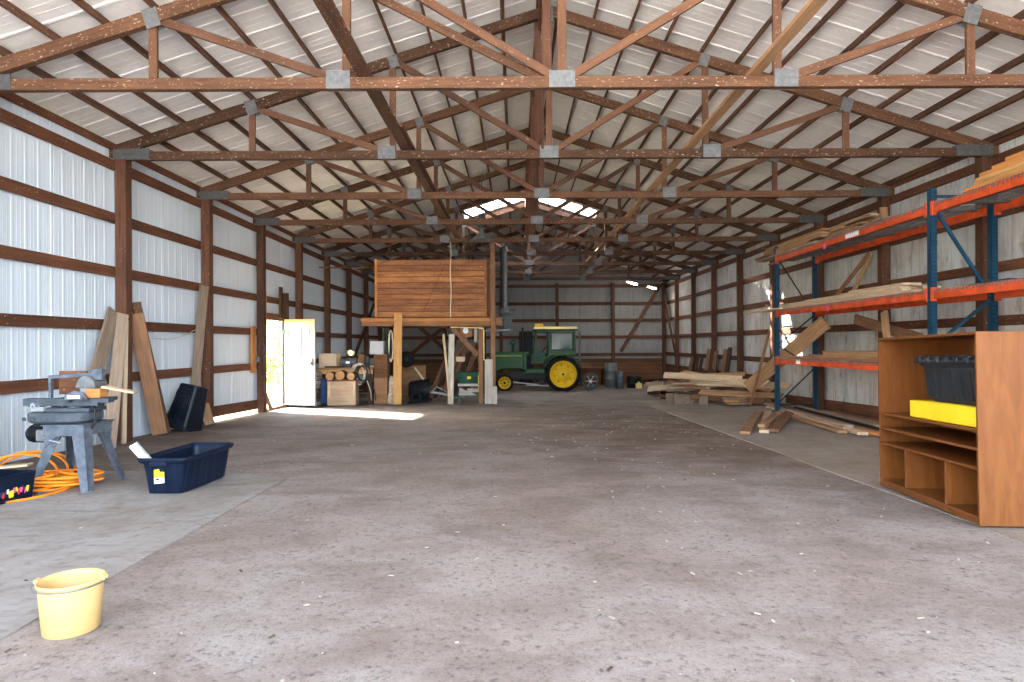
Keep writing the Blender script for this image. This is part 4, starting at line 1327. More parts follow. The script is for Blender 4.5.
# ================================================================== TRACTOR
def tractor():
    ax, gz = 1.70, fz(23.5)
    t = thing('tractor', 'green farm tractor with yellow wheels and a cream cab roof, parked at the back', 'tractor', (ax, 23.55, gz))
    TW = .70                                    # half track
    def wheel(name, x, y, r, rim, w, out, lug):
        ty = MB(); wd = w / 2
        ty.lathe([(rim, -wd * .8), (r * .86, -wd), (r * .96, -wd * .85), (r * .97, 0), (r * .96, wd * .85), (r * .86, wd), (rim, wd * .8), (rim, -wd * .8)], 40, 0, (x, y, r), 'Y')
        if lug:
            n = 26
            for k in range(n):
                for s in (-1, 1):
                    a = 2 * PI * (k + (.5 if s > 0 else 0)) / n
                    c = Vector((x + math.cos(a) * r * .965, y + s * wd * .45, r + math.sin(a) * r * .965))
                    m = Matrix.Rotation(-a, 3, 'Y') @ Matrix.Rotation(s * .7, 3, 'X')
                    vs = [Vector((ix, iy, iz)) for ix in (-.03, .03) for iy in (-wd * .62, wd * .62) for iz in (-.022, .022)]
                    ty.add([m @ v + c for v in vs], [(0, 1, 3, 2), (4, 6, 7, 5), (0, 4, 5, 1), (2, 3, 7, 6), (0, 2, 6, 4), (1, 5, 7, 3)])
        else:
            for k in range(3):
                rr = r * .97
                ty.lathe([(rr, -.05 + .04 * k), (rr + .012, -.045 + .04 * k), (rr + .012, -.03 + .04 * k), (rr, -.025 + .04 * k)], 40, 0, (x, y, r), 'Y')
        tyre = ty.build(name, 'rubber', t)
        o = out
        b = MB()
        b.lathe([(rim, wd * .8 * o), (rim + .025, wd * .9 * o), (rim + .02, wd * .95 * o), (rim - .03, wd * .7 * o), (rim * .93, wd * .25 * o), (rim * .5, wd * .22 * o), (rim * .42, wd * .45 * o), (rim * .25, wd * .5 * o), (.0, wd * .5 * o)], 40, 0, (x, y, r), 'Y')
        d = b.build('rim', 'tractor_yellow', tyre)
        b = MB()
        for k in range(8):
            a = 2 * PI * k / 8 + .2
            cx, cz = x + rim * .68 * math.cos(a), r + rim * .68 * math.sin(a)
            b.cyl((cx, y + wd * .2 * o, cz), (cx, y + wd * .34 * o, cz), .024, None, 8)
        b.cyl((x, y + wd * .4 * o, r), (x, y + wd * .75 * o, r), .045, None, 14)
        b.build('wheel_bolts', 'black_metal', d)
    for s in (-1, 1):
        wheel('rear_tyre', 0, s * TW, .61, .455, .36, s, True)
        wheel('front_tyre', -2.075, s * .58, .30, .20, .20, s, False)
    # engine, gearbox and frame
    b = MB()
    b.b2(-1.9, -1.0, -.2, .2, .42, .70); b.b2(-1.05, -.1, -.26, .26, .38, .74); b.cyl((-.25, -.62, .61), (-.25, .62, .61), .01, None, 6)
    b.cyl((0, -.6, .61), (0, .6, .61), .13, None, 20); b.b2(-2.35, -1.85, -.22, .22, .45, .62)
    for k in range(4):
        b.cyl((-1.7 + .2 * k, -.26, .60), (-1.7 + .2 * k, -.2, .60), .06, None, 12)
    b.build('chassis', 'black_metal', t, .01)
    # hood, nose and side panels
    b = MB()
    b.prism([(-2.62, .70), (-2.62, 1.32), (-2.52, 1.385), (-1.17, 1.415), (-1.17, 1.30), (-1.30, 1.20), (-1.30, .78), (-2.2, .78), (-2.3, .70)], -.29, .29)
    b.build('hood', 'tractor_green', t, .035, 3)
    b = MB(); b.b2(-2.5, -1.45, -.297, -.290, 1.24, 1.275); b.b2(-2.5, -1.45, .290, .297, 1.24, 1.275); b.build('hood_stripe', 'tractor_hood_stripe', t)
    b = MB()
    for k in range(6):
        b.b2(-2.632, -2.62, -.24, .24, .76 + .09 * k, .81 + .09 * k)
    b.build('front_grille', 'black_metal', t)
    b = MB()
    b.b2(-1.40, -1.28, -.44, -.28, .66, 1.36); b.b2(-1.40, -.62, -.44, -.30, .62, .78); b.b2(-1.40, -1.28, .28, .44, .66, 1.36); b.b2(-1.40, -.62, .30, .44, .62, .78)
    b.build('side_frame', 'tractor_green', t, .015)
    b = MB(); b.prism([(-1.12, .95), (-1.12, 1.30), (-.95, 1.42), (-.62, 1.38), (-.58, 1.10), (-.70, .95)], -.25, .25); b.build('dashboard', 'tractor_green_dull', t, .03, 2)
    b = MB(); b.lathe([(.17, -.012), (.185, 0), (.17, .012), (.165, 0), (.17, -.012)], 24, 0, (0, 0, 0), 'Z')
    o = b.build('steering_wheel', 'black_plastic', t); o.location = (-.62, 0, 1.50); o.rotation_euler = (0, R(-50), 0)
    # exhaust and air intake stacks
    b = MB(); b.cyl((-1.42, -.10, 1.38), (-1.42, -.10, 1.60), .035, None, 12); b.cyl((-1.42, -.10, 1.60), (-1.42, -.10, 2.05), .075, None, 16); b.cyl((-1.42, -.10, 2.05), (-1.42, -.10, 2.28), .035, None, 12)
    b.build('exhaust_stack', 'black_metal', t)
    b = MB(); b.cyl((-1.78, .05, 1.38), (-1.78, .05, 1.68), .05, None, 14); b.lathe([(0, 1.66), (.1, 1.67), (.11, 1.74), (.05, 1.82), (0, 1.83)], 18, 0, (-1.78, .05, 0)); b.build('air_intake', 'tractor_green_dull', t)
    # front axle with yellow beam and tie rod
    b = MB(); b.b2(-2.13, -2.02, -.5, .5, .26, .36); b.cyl((-2.075, -.6, .30), (-2.075, .6, .30), .04, None, 12); b.b2(-2.13, -2.02, -.06, .06, .34, .55); b.build('front_axle', 'tractor_yellow', t, .008)
    b = MB(); b.cyl((-1.95, -.46, .33), (-.85, -.40, .22), .022, None, 8); b.cyl((-1.3, -.42, .2), (-.5, -.42, .18), .02, None, 8); b.build('drag_link', 'chrome', t)
    # step and drawbar
    b = MB(); b.b2(-.95, -.62, -.62, -.36, .26, .29); b.b2(-.95, -.91, -.50, -.46, .26, .7); b.b2(-.66, -.62, -.50, -.46, .26, .7); b.b2(-.95, -.62, -.60, -.40, .46, .49); b.build('step', 'black_metal', t)
    b = MB(); b.b2(-.2, .75, -.05, .05, .30, .35)
    for s in (-1, 1):
        b.bar((.1, s * .32, .45), (.80, s * .38, .35), .04, .06); b.bar((.25, s * .30, .95), (.72, s * .38, .40), .03, .03)
    b.build('hitch', 'black_metal', t)
    # fenders
    for s in (-1, 1):
        b = MB(); n = 14; vs = []
        y0, y1 = s * .30, s * .86
        for k in range(n + 1):
            a = R(12) + R(150) * k / n
            c, si = math.cos(a), math.sin(a)
            vs += [(c * .68, y0, .61 + si * .68), (c * .68, y1, .61 + si * .68), (c * .70, y1, .61 + si * .70), (c * .70, y0, .61 + si * .70)]
        fs = [(3, 2, 1, 0), [n * 4 + k for k in range(4)]]
        for i in range(n):
            for k in range(4):
                fs.append((i * 4 + k, i * 4 + (k + 1) % 4, i * 4 + 4 + (k + 1) % 4, i * 4 + 4 + k))
        b.add(vs, fs); b.build('fender', 'tractor_green', t)
    b = MB(); b.b2(-.35, .10, -.25, .25, .98, 1.10); b.b2(.02, .14, -.25, .25, 1.05, 1.58); b.build('seat', 'black_plastic', t, .03, 2)
    # cab frame
    zr = 2.17
    fr_ = MB()
    for s in (-1, 1):
        y = s * .62
        fr_.bar((-1.0, y, 1.05), (-.93, y, zr), .06, .06, (1, 0, 0)); fr_.bar((-.48, y, 1.22), (-.48, y, zr), .07, .06, (1, 0, 0)); fr_.bar((.44, y, 1.30), (.42, y, zr), .07, .07, (1, 0, 0))
        fr_.bar((-.96, y, zr - .03), (.45, y, zr - .03), .06, .07)
        fr_.bar((-.48, y, 1.36), (.44, y, 1.36), .05, .18)
        fr_.bar((-1.0, y, 1.07), (-.48, y, 1.24), .05, .06)
        fr_.prism([(-.48, 1.27), (-.25, 1.27), (-.48, 1.42)], y - .02, y + .02)
    for x in (-.95, .43):
        fr_.bar((x, -.62, zr - .03), (x, .62, zr - .03), .06, .07)
    fr_.bar((-1.0, -.62, 1.07), (-1.0, .62, 1.07), .06, .06); fr_.bar((.44, -.62, 1.34), (.44, .62, 1.34), .06, .06)
    fr_.build('cab_frame', 'tractor_green', t, .008)
    b = MB()
    for s in (-1, 1):
        b.b2(-.42, .37, s * .62 - .004, s * .62 + .004, 1.45, zr - .07)
    b.b2(.428, .436, -.58, .58, 1.38, zr - .07)
    b.add([(-.985, -.58, 1.1), (-.985, .58, 1.1), (-.935, .58, zr - .07), (-.935, -.58, zr - .07)], [(0, 1, 2, 3)])
    b.build('cab_glass', 'cab_glass', t)
    b = MB()
    for s in (-1, 1):
        y = s * .635
        b.bar((-.40, y, 1.47), (.35, y, 1.47), .02, .03); b.bar((-.40, y, zr - .10), (.35, y, zr - .10), .02, .03); b.bar((-.40, y, 1.47), (-.40, y, zr - .10), .03, .02, (1, 0, 0)); b.bar((.35, y, 1.47), (.35, y, zr - .10), .03, .02, (1, 0, 0))
    b.build('window_seal', 'black_metal', t)
    b = MB(); b.b2(-1.06, .55, -.72, .72, zr, zr + .035); b.build('roof_underside', 'black_metal', t, .01)
    b = MB(); b.hexa([(-1.05, -.71, zr + .035), (.54, -.71, zr + .035), (.54, .71, zr + .035), (-1.05, .71, zr + .035)], [(-1.02, -.66, zr + .13), (.5, -.66, zr + .13), (.5, .66, zr + .13), (-1.02, .66, zr + .13)]); b.build('cab_roof', 'cream', t, .03, 3)
    b = MB(); b.b2(-.98, -.68, -.55, -.25, zr + .13, zr + .24); b.build('roof_vent', 'tractor_yellow', t, .02, 2)
    MB().cyl((.60, -.66, 1.05), (.60, -.66, 2.1), .035, None, 12).build('rear_post', 'galv', t)
    b = MB(); b.b2(.46, .62, -.70, -.60, 1.02, 1.08); b.build('rear_bracket', 'tractor_green_dull', t)
tractor()

# ================================================================== LOFT AND WORKSHOP
def rnd_i(c):
    return int(abs(math.sin(c * 91.7)) * 2.99)

def loft():
    Y = 16.45
    x0, x1 = P(375, 300, Y).x, P(487, 300, Y).x
    t = thing('loft_box', 'big plank-sided wooden storage box on the timber deck', 'storage box', (x0, Y, 1.80))
    W = x1 - x0; z0, z1 = 0.0, 1.47; D = 2.2
    n = 10; h = (z1 - z0) / n
    fp = MB()
    o = MB()
    def wall_planks(name, fn, L, seedv):
        rnd = random.Random(seedv); b = MB()
        for k in range(n):
            e = rnd.uniform(-.003, .003)
            fn(b, .0 + e, L, z0 + k * h + .004, z0 + (k + 1) * h - .002, e)
        return b
    wall_planks('f', lambda b, a, L, c, d, e: b.b2(0, L, -.012 + e, .012 + e, c + .004, d - .005, rnd_i(c)), W, 1).build('front_planks', ['loft', 'loft_warm', 'loft_dull'], t, .003)
    wall_planks('b', lambda b, a, L, c, d, e: b.b2(0, L, D - .012 + e, D + .012 + e, c, d), W, 2).build('back_planks', 'loft', t)
    for x in (.02, W - .02):
        wall_planks('s', lambda b, a, L, c, d, e: b.b2(x - .012 + e, x + .012 + e, .0, L, c, d), D, 3).build('side_planks', 'loft', t)
    MB().b2(.01, W - .01, .013, .02, .0, z1 - .01).build('lining', 'dark_board', t)
    MB().b2(0, W, 0, D, .0, .02).build('bottom', 'dark_board', t)
    # a brace line scored across the front and a few strips
    MB().bar((W * .42, -.016, .07), (W * .62, -.016, 1.3), .006, .03, (0, 1, 0)).build('diagonal_strip', 'dark_board', t)
    for x in (.03, W - .03):
        MB().b2(x - .03, x + .03, -.035, -.012, 0, z1 + .02).build('corner_strip', 'orange_pine' if x < 1 else 'loft', t)
    # deck
    d = thing('loft_deck', 'timber deck carrying the plank box, with an orange front beam', 'deck', ((x0 + x1) / 2, Y, 1.78))
    dx0, dx1 = -3.88 - (x0 + x1) / 2, -.33 - (x0 + x1) / 2
    member('front_beam', (dx0, -.14, -.11), (dx1, -.14, -.11), .05, .20, 'orange_pine' if False else 'brown_board', d)
    member('front_beam', (dx0 - .02, -.18, -.055), (dx1 - .3, -.18, -.055), .03, .08, 'orange_pine', d)
    member('rear_beam', (dx0, 2.3, -.11), (dx1, 2.3, -.11), .05, .20, 'brown_board', d)
    for k in range(7):
        x = dx0 + .1 + (dx1 - dx0 - .2) * k / 6
        member('joist', (x, -.115, -.06), (x, 2.275, -.06), .04, .10, 'dark_board', d)
    b = MB()
    for k in range(14):
        b.b2(dx0, dx1, -.12 + k * .172, -.12 + k * .172 + .165, -.01, .015)
    b.build('deck_boards', 'kick', d)
    # posts under the deck
    for x, y, m, lb, top in ((-.87, Y - .05, 'brown_board', 'brown post under the right end of the loft deck', 1.57), (-.55, 16.36, 'orange_pine', 'tall orange-brown post rising past the right end of the loft to the truss', 3.68), (-3.75, Y + 2.2, 'dark_board', 'dark post under the back left corner of the loft', 1.56), (-.9, Y + 2.25, 'dark_board', 'dark post under the back right corner of the loft', 1.56)):
        post(x, y - (.22 if 'tall' in lb else 0), top, lb, None, m if m != 'orange_pine' else 'brown_board', .12)
    plank('knee_brace', 'slanting brown brace under the loft deck', 'brace', (-1.62, Y - .02, 1.55), (-.96, Y - .02, .82), .12, .05, 'brown_board', (0, 1, 0))
    plank('leaning_pole', 'tall orange pine plank leaning on the front beam of the loft deck', 'board', (-2.895, 15.78, fz(15.75) + .02), (-2.93, 16.15, 1.88), .20, .05, 'pine', (.1, -1, 0.2))
    plank('white_post', 'pale painted post standing under the loft deck', 'post', (-1.62, 16.1, fz(16.1)), (-1.58, 16.1, 1.35), .14, .10, 'white_wood', (0, -1, 0))
    plank('leaning_board', 'slim pale slat leaning beside the painted post', 'board', (-1.61, 15.94, fz(16.) + .02), (-1.78, 16.0, 1.36), .06, .04, 'pale_board', (0, -1, 0))
    o = MB().b2(-.11, .11, -.01, .01, -.06, .06).build('small_sign', 'pale_board', None, .003); o.location = (-1.36, 16.02, .83 - .1)
    tag(o, 'small pinkish blank board fixed beside the painted post', 'board')
    plank('whitewashed_board', 'weathered whitewashed board standing against the loft posts', 'board', (-.66, 16.05, fz(16) + .01), (-.66, 16.10, .72), .20, .04, 'white_wood', (0, -1, 0))
    plank('pale_stake', 'short pale stake at the foot of the tall loft post', 'board', (-.50, 15.98, fz(16) + .01), (-.50, 15.98, .05), .09, .04, 'white_wood', (0, -1, 0))
    # rope from the truss
    b = MB(); b.tube([(P(450.5, 236, 16.1).x + .01 * math.sin(k), 16.1, 3.66 - (3.66 - 1.77) * k / 12) for k in range(13)], .012, 8)
    tag(b.build('rope', 'rope'), 'pale rope hanging from the truss in front of the plank box', 'rope')
    b = MB(); b.tube([(-1.62, 16.1, 1.53), (-1.0, 16.1, 1.51), (-.80, 16.1, 1.50), (-.78, 16.1, 1.45), (-.78, 16.1, .7)], .014, 8)
    tag(b.build('conduit', 'cream'), 'thin cream conduit running under the deck and down the post', 'conduit')
    # vent pipe and lamp
    p = P(505, 250, 17.2)
    t = thing('vent_pipe', 'grey sheet-metal pipe hanging right of the loft', 'pipe', (p.x, 17.2, 1.95))
    MB().cyl((0, 0, .15), (0, 0, 1.75), .06, None, 20).build('pipe', 'galv', t)
    MB().cyl((-.08, .04, .15), (-.08, .04, 1.75), .05, None, 16).build('flue', 'black_metal', t)
    b = MB(); b.lathe([(.06, .15), (.16, .02), (.18, -.02), (.05, -.02)], 20); b.cyl((-.05, 0, .05), (.28, -.05, .12), .04, None, 12); b.build('hood', 'galv', t)
    o = MB().b2(-.14, .14, -.12, .12, 0, .62).b2(-.1, .1, -.14, -.12, .1, .5).cyl((0, 0, .62), (0, 0, .75), .03).build('hung_heater', 'galv_dark', None, .012)
    o.location = (P(507, 320, 17.6).x, 17.6, 1.45 - .1); tag(o, 'grey metal heater box hung below the vent pipe', 'heater')
    plank('metal_rail', 'pale metal rail sticking out right of the loft posts', 'rail', (-.95, 16.7, 1.44), (-.12, 16.75, 1.47), .05, .05, 'galv')
    p = P(482, 236, 14.9)
    t = thing('pendant_lamp', 'grey dome lamp hanging from the trusses above the loft', 'lamp', (p.x, 14.9, 3.55 - .05))
    b = MB(); b.lathe([(.0, .30), (.05, .30), (.06, .20), (.10, .14), (.26, .02), (.27, 0), (.25, .0), (.09, .12), (0, .14)], 28); b.build('reflector', 'galv', t)
    MB().lathe([(0, .62), (.07, .6), (.09, .48), (.08, .34), (.05, .3), (0, .3)], 20).build('ballast', 'galv_dark', t)
    MB().cyl((0, 0, .60), (0, 0, 1.55), .01, None, 8).build('stem', 'galv_dark', t)
    # gauge and tube under the deck
    t = thing('meter', 'round white dial on a board under the loft deck', 'meter', (P(466, 330, 16.7).x, 16.7, 1.45))
    MB().b2(-.16, .16, .02, .05, -.16, .14).build('backing', 'loft', t, .003)
    b = MB(); b.cyl((0, .02, 0), (0, -.07, 0), .075, None, 24); b.build('dial', 'white_card', t)
    b = MB(); b.b2(-.003, .003, -.073, -.07, 0, .05); b.lathe([(.075, -.072), (.082, -.06), (.075, -.03)], 24, 0, (0, 0, 0), 'Y'); b.build('bezel', 'galv_dark', t)
    MB().b2(-.02, .02, -.005, .02, -.32, -.16).build('pipe_stub', 'galv', t)
    o = MB().lathe([(0, -.2), (.045, -.19), (.05, 0), (.05, .12), (.03, .18), (0, .18)], 18).build('white_cylinder', 'white_wood', None)
    o.location = (P(476, 332, 16.65).x, 16.65, 1.36); tag(o, 'small white cylinder hanging beside the dial under the deck', 'cylinder')
    b = MB()
    for k in range(16):
        pass
    # clutter behind: dark boards leaning in the depth of the loft
    rnd = random.Random(9)
    for k in range(7):
        x = -1.95 + .16 * k
        plank('leaning_board', 'dark board leaning at the back under the loft, %s from the left' % ordw[k], 'board', (x - .5 + rnd.uniform(-.05, .05), 18.5 + .1 * k, fz(18.6) + .02), (x + .0 + rnd.uniform(-.05, .05), 19.4, .95 + rnd.uniform(-.1, .35)), .13, .04, rnd.choice(('dark_board', 'dark_board', 'brown_board')), (0, -1, .3))
    o = MB().b2(-.45, .45, -.02, .02, 0, .95).b2(-.45, .45, -.03, .03, .87, .95).b2(-.45, .45, -.03, .03, 0, .08).build('plywood_sheet', 'ply', None, .003)
    o.location = (-3.05, 18.6, fz(18.6) + .01); o.rotation_euler = (R(-7), 0, 0); tag(o, 'grey-brown plywood sheet standing behind the orange leaning plank', 'plywood sheet')
    # barrow
    t = thing('garden_cart', 'black tub cart tipped on its side with pale bar handles, under the loft', 'cart', (-2.50, 16.9, fz(16.9)), R(10))
    b = MB(); b.lathe([(0, -.30), (.16, -.30), (.22, -.26), (.30, .20), (.31, .24), (.28, .24), (.2, -.22), (0, -.25)], 28, 0, (0, 0, .33), 'X')
    b.build('tub', 'black_plastic', t)
    b = MB()
    for s in (-1, 1):
        b.tube([(.12, s * .2, .30), (.45, s * .2, .24), (.95, s * .18, .13), (1.15, s * .16, .14)], .018, 8)
    b.tube([(.3, -.2, .28), (.42, -.2, .42), (.85, -.18, .18)], .014, 8)
    b.build('handle_bar', 'chrome', t)
    b = MB(); b.lathe([(.08, -.05), (.14, -.05), (.16, 0), (.14, .05), (.08, .05), (.08, -.05)], 24, 0, (-.12, -.38, .17), 'Y'); b.build('wheel', 'rubber', t)
    b = MB(); b.tube([(-.3, -.35, .03), (.0, -.3, .05), (.3, -.26, .10)], .03, 8); b.build('skid', 'black_metal', t)
    t = thing('spare_tyre', 'small black tyre hung up behind the orange leaning plank', 'tyre', (P(406, 358, 17.5).x, 17.5, .70))
    MB().lathe([(.10, -.06), (.19, -.07), (.22, 0), (.19, .07), (.10, .06), (.10, -.06)], 28, 0, (0, 0, 0), 'Y').build('tyre', 'rubber', t)
    MB().lathe([(.0, -.03), (.10, -.05), (.105, 0), (.10, .05), (.0, .03)], 24, 0, (0, 0, 0), 'Y').build('wheel_disc', 'black_metal', t)
    MB().cyl((0, 0, -.02), (0, .4, -.02), .02, None, 8).build('hook', 'galv_dark', t)
    plank('wooden_stick', 'pale wooden tool handle rising out of the black cart', 'tool handle', (-2.32, 16.85, fz(17) + .50), (-2.65, 16.95, .50), .045, .045, 'pale_board')
    # small green and yellow machine
    t = thing('seed_spreader', 'low green and yellow machine with a pale shelf under the loft', 'machine', (-1.18, 16.85, fz(16.85)))
    b = MB(); b.hexa([(-.28, -.2, .48), (.30, -.2, .48), (.30, .2, .48), (-.28, .2, .48)], [(-.34, -.26, .80), (.34, -.26, .80), (.34, .26, .80), (-.34, .26, .80)]); b.build('hopper', 'tractor_green_dull', t, .01)
    MB().b2(.22, .34, -.27, .2, .28, .72).build('side_plate', 'yellow', t, .01)
    MB().b2(-.3, .26, -.30, .2, .44, .50).build('shelf', 'white_wood', t, .004)
    b = MB(); b.prism([(-.28, .2), (.22, .2), (-.25, .40)], -.28, -.26); b.b2(-.05, .25, -.29, -.27, .28, .38); b.build('front_plate', 'white_wood', t)
    b = MB()
    for sx in (-1, 1):
        for sy in (-1, 1):
            b.b2(sx * .27 - .02, sx * .27 + .02, sy * .2 - .02, sy * .2 + .02, 0, .46)
    b.build('legs', 'galv_dark', t)
    b = MB(); b.b2(-.55, .42, -.30, .26, .17, .20); b.build('base_shelf', 'tractor_green_dull', t, .004)
    MB().b2(-.06, .04, -.28, -.262, .62, .69).build('badge', 'tractor_yellow', t)
loft()

def workshop():
    Y = 16.0; g = fz(16.2)
    # bench
    t = thing('workbench', 'cluttered wooden workbench near the open door', 'workbench', (-4.22, 16.35, g))
    b = MB()
    for k in range(4):
        b.b2(-.70, .68, -.36 + .18 * k, -.36 + .18 * k + .175, .88, .93)
    b.build('bench_top', 'tan_board', t, .004)
    member('apron', (-.70, -.365, .83), (.68, -.365, .83), .03, .1, 'pine', t)
    for sx in (-1, 1):
        for sy in (-1, 1):
            member('leg', (sx * .60, sy * .28, 0), (sx * .60, sy * .28, .88), .09, .09, 'dark_board', t, up=(1, 0, 0))
    MB().b2(-.62, .62, -.26, .3, .28, .31).build('lower_shelf', 'dark_board', t)
    # crate in front
    c = thing('wooden_crate', 'pale plywood crate standing on the floor before the workbench', 'crate', (-4.22, 15.80, fz(15.8)))
    b = MB(); b.b2(-.34, .34, -.17, .15, .02, .60); b.build('body', 'cratewood', c, .004)
    b = MB(); b.b2(-.345, .345, -.185, -.17, .02, .22); b.build('lower_panel', 'pale_board', c, .003)
    for x in (-.31, .31):
        MB().b2(x - .03, x + .03, -.184, -.17, .22, .60).build('corner_batten', 'pale_board', c, .002)
    MB().b2(-.36, .36, -.19, .16, .60, .625).build('top_edge', 'tan_board', c, .002)
    # logs on the crate
    for k, (x, r) in enumerate(((-.25, .105), (.0, .12), (.26, .10))):
        q = thing('log', ('left', 'middle, largest', 'right')[k] + ' of the three cut logs lying on the crate', 'log', (-4.26 + x, 15.80, fz(15.8) + .627 + r))
        b = MB(); b.cyl((0, -.17, 0), (0, .15, 0), r, r * .97, 20, 0, False); b.build('bark', 'bark', q)
        b = MB(); b.cyl((0, -.172, 0), (0, .152, 0), r * .93, None, 20)
        for rr in (.3, .6, .85):
            b.lathe([(r * rr, -.1735), (r * (rr + .05), -.1745), (r * (rr + .08), -.1735)], 20, 0, (0, 0, 0), 'Y')
        b.build('heartwood', 'logend', q)
    # blue cloth
    b = MB(); n, m = 10, 12; vs = []
    for j in range(m + 1):
        for i in range(n + 1):
            x = -.11 + .22 * i / n; z = .66 - .62 * j / m
            vs.append((x * (1 + .1 * math.sin(j * .8)), .035 * math.sin(i * 1.5 + j * .25) * (.4 + .6 * j / m), z))
    vs2 = [(x, y + .012, z) for x, y, z in vs]
    N = len(vs)
    fs = [(j * (n + 1) + i, j * (n + 1) + i + 1, (j + 1) * (n + 1) + i + 1, (j + 1) * (n + 1) + i) for j in range(m) for i in range(n)]
    b.add(vs, fs, 0, True); b.add(vs2, fs, 0, True)
    o = b.build('blue_cloth', 'blue_cloth'); o.location = (-4.70, 15.84, fz(15.8)); tag(o, 'blue cloth hanging down at the left side of the crate', 'cloth')
    # firewood beside the door
    rnd = random.Random(8)
    for r_ in range(8):
        for c_ in range(3):
            x = -5.10 + .125 * c_ + (r_ % 2) * .03 + rnd.uniform(-.012, .012)
            n = 6; rr = rnd.uniform(.050, .060)
            pts = [(rr * (1 + rnd.uniform(-.2, .2)) * math.cos(2 * PI * k / n + r_), rr * (1 + rnd.uniform(-.2, .2)) * math.sin(2 * PI * k / n + r_)) for k in range(n)]
            o = MB().prism(pts, -.2, .2).build('firewood', rnd.choice(('split', 'split', 'white_wood', 'bark')), None, .003)
            o.location = (x, 15.75, fz(15.75) + .06 + r_ * .103)
            tag(o, 'split log in the firewood stack beside the open door', 'firewood', 'firewood stack')
    # cardboard box on top of firewood / bench left
    t = thing('cardboard_box', 'tan cardboard box standing on the left end of the workbench', 'box', (-4.68, 16.25, g + .932))
    b = MB(); b.b2(-.22, .22, -.2, .2, 0, .35); b.build('body', 'card', t, .004)
    b = MB(); b.b2(-.22, .22, -.2, -.002, .35, .355); b.b2(-.22, .22, .002, .2, .35, .355); b.b2(-.03, .03, -.203, .2, .352, .357); b.build('flaps', 'card', t)
    # bench grinder
    t = thing('bench_grinder', 'blue-grey bench grinder bolted to the workbench', 'grinder', (-4.18, 16.15, g + .932))
    b = MB(); b.cyl((-.13, 0, .14), (.13, 0, .14), .085, None, 24); b.b2(-.08, .08, -.09, .09, 0, .07); b.b2(-.11, .11, -.11, .11, 0, .02); b.build('motor', 'steel_blue', t, .005)
    for s in (-1, 1):
        b = MB(); b.cyl((s * .15, 0, .14), (s * .18, 0, .14), .085, None, 24); b.build('wheel', 'sandpaper', t)
        b = MB(); b.lathe([(.10, s * .13), (.105, s * .14), (.105, s * .2), (.10, s * .205), (.05, s * .205)], 24, 0, (0, 0.01, .14), 'X'); b.build('wheel_guard', 'steel_blue', t)
    MB().b2(-.05, .05, -.092, -.088, .10, .16).build('name_plate', 'white_card', t)
    # clamp lamp
    t = thing('clamp_lamp', 'small lit clamp lamp glowing yellow above the grinder', 'lamp', (-4.12, 16.5, g + .932))
    b = MB(); b.tube([(0, 0, 0), (0, 0, .25), (-.03, -.06, .36), (-.06, -.12, .40)], .011, 8); b.cyl((0, 0, 0), (0, 0, .015), .07, None, 16); b.build('stem', 'black_metal', t)
    b = MB(); b.lathe([(.02, .10), (.035, .08), (.10, 0), (.105, 0), (.04, .085), (.0, .1)], 20); o = b.build('lamp_shade', 'galv', t); o.location = (-.06, -.13, .36); o.rotation_euler = (R(-55), 0, 0)
    b = MB(); b.lathe([(0, -.05), (.03, -.04), (.042, 0), (.03, .04), (.012, .06), (0, .06)], 16); o = b.build('bulb', 'bulb', t); o.location = (-.06, -.14, .365); o.rotation_euler = (R(-55), 0, 0)
    # canisters
    for k, (x, r, h, m, lb) in enumerate(((-3.92, .085, .36, 'brown_board', 'tall brown canister at the right of the workbench'), (-3.78, .06, .30, 'galv_dark', 'slim dark bottle beside the brown canister'), (-4.02, .05, .22, 'white_wood', 'small pale can between lamp and canister'))):
        q = thing('canister', lb, 'canister', (x, 16.45, g + .932))
        MB().lathe([(0, 0), (r, 0), (r, h * .8), (r * .9, h * .88), (r * .35, h * .95), (0, h * .95)], 18).build('body', m, q)
        MB().cyl((0, 0, h * .94), (0, 0, h * 1.03), r * .36, None, 12).build('cap', 'black_plastic', q)
    plank('bench_clutter', 'dark board lying on the front of the workbench', 'board', (-4.75, 16.08, g + .955), (-3.75, 16.12, g + .955), .12, .04, 'dark_board')
    plank('bench_clutter', 'pale board lying along the back of the workbench', 'board', (-4.3, 16.58, g + .955), (-3.6, 16.55, g + .955), .14, .045, 'pale_board')
    # hoses
    for k, (m, x, rr, lb, q) in enumerate((('pale_hose', -3.88, .24, 'pale hose hanging in loops from the right end of the workbench', .3), ('dark_cord', -3.78, .20, 'dark hose hanging in loops behind the pale one', 1.2))):
        b = MB(); pts = []
        for i in range(90):
            a = 2 * PI * i / 22
            pts.append((x + .055 * math.sin(i * .11 + q) + rr * .75 * math.cos(a), 15.93 - .03 * k + .012 * math.sin(i * .3), g + .78 + rr * math.sin(a) + .03 * math.sin(i * .13)))
        pts.append((x + .3, 15.93, g + .35)); pts.append((x + .32, 15.95, g + .12))
        b.tube(pts, .013, 8)
        tag(b.build('hose', m), lb, 'hose')
    # cabinet with white box
    t = thing('cabinet', 'tall brown plywood cabinet right of the workbench', 'cabinet', (-3.38, 16.35, g))
    MB().b2(-.17, .17, -.2, .2, 0, 1.26).build('body', 'ply', t, .005)
    MB().b2(-.16, .16, -.222, -.2, .04, .66).build('lower_door', 'ply', t, .004)
    MB().b2(-.16, .16, -.222, -.2, .68, 1.24).build('door', 'kick', t, .004)
    MB().cyl((.12, -.222, .62), (.12, -.245, .62), .012, None, 10).build('knob', 'galv_dark', t)
    o = MB().b2(-.19, .15, -.12, .12, 0, .33).b2(-.19, .15, -.123, -.12, .24, .245).build('white_box', 'shaded_card', None, .005); o.location = (-3.46, 16.3, g + 1.262); tag(o, 'white box standing on the brown cabinet', 'box')
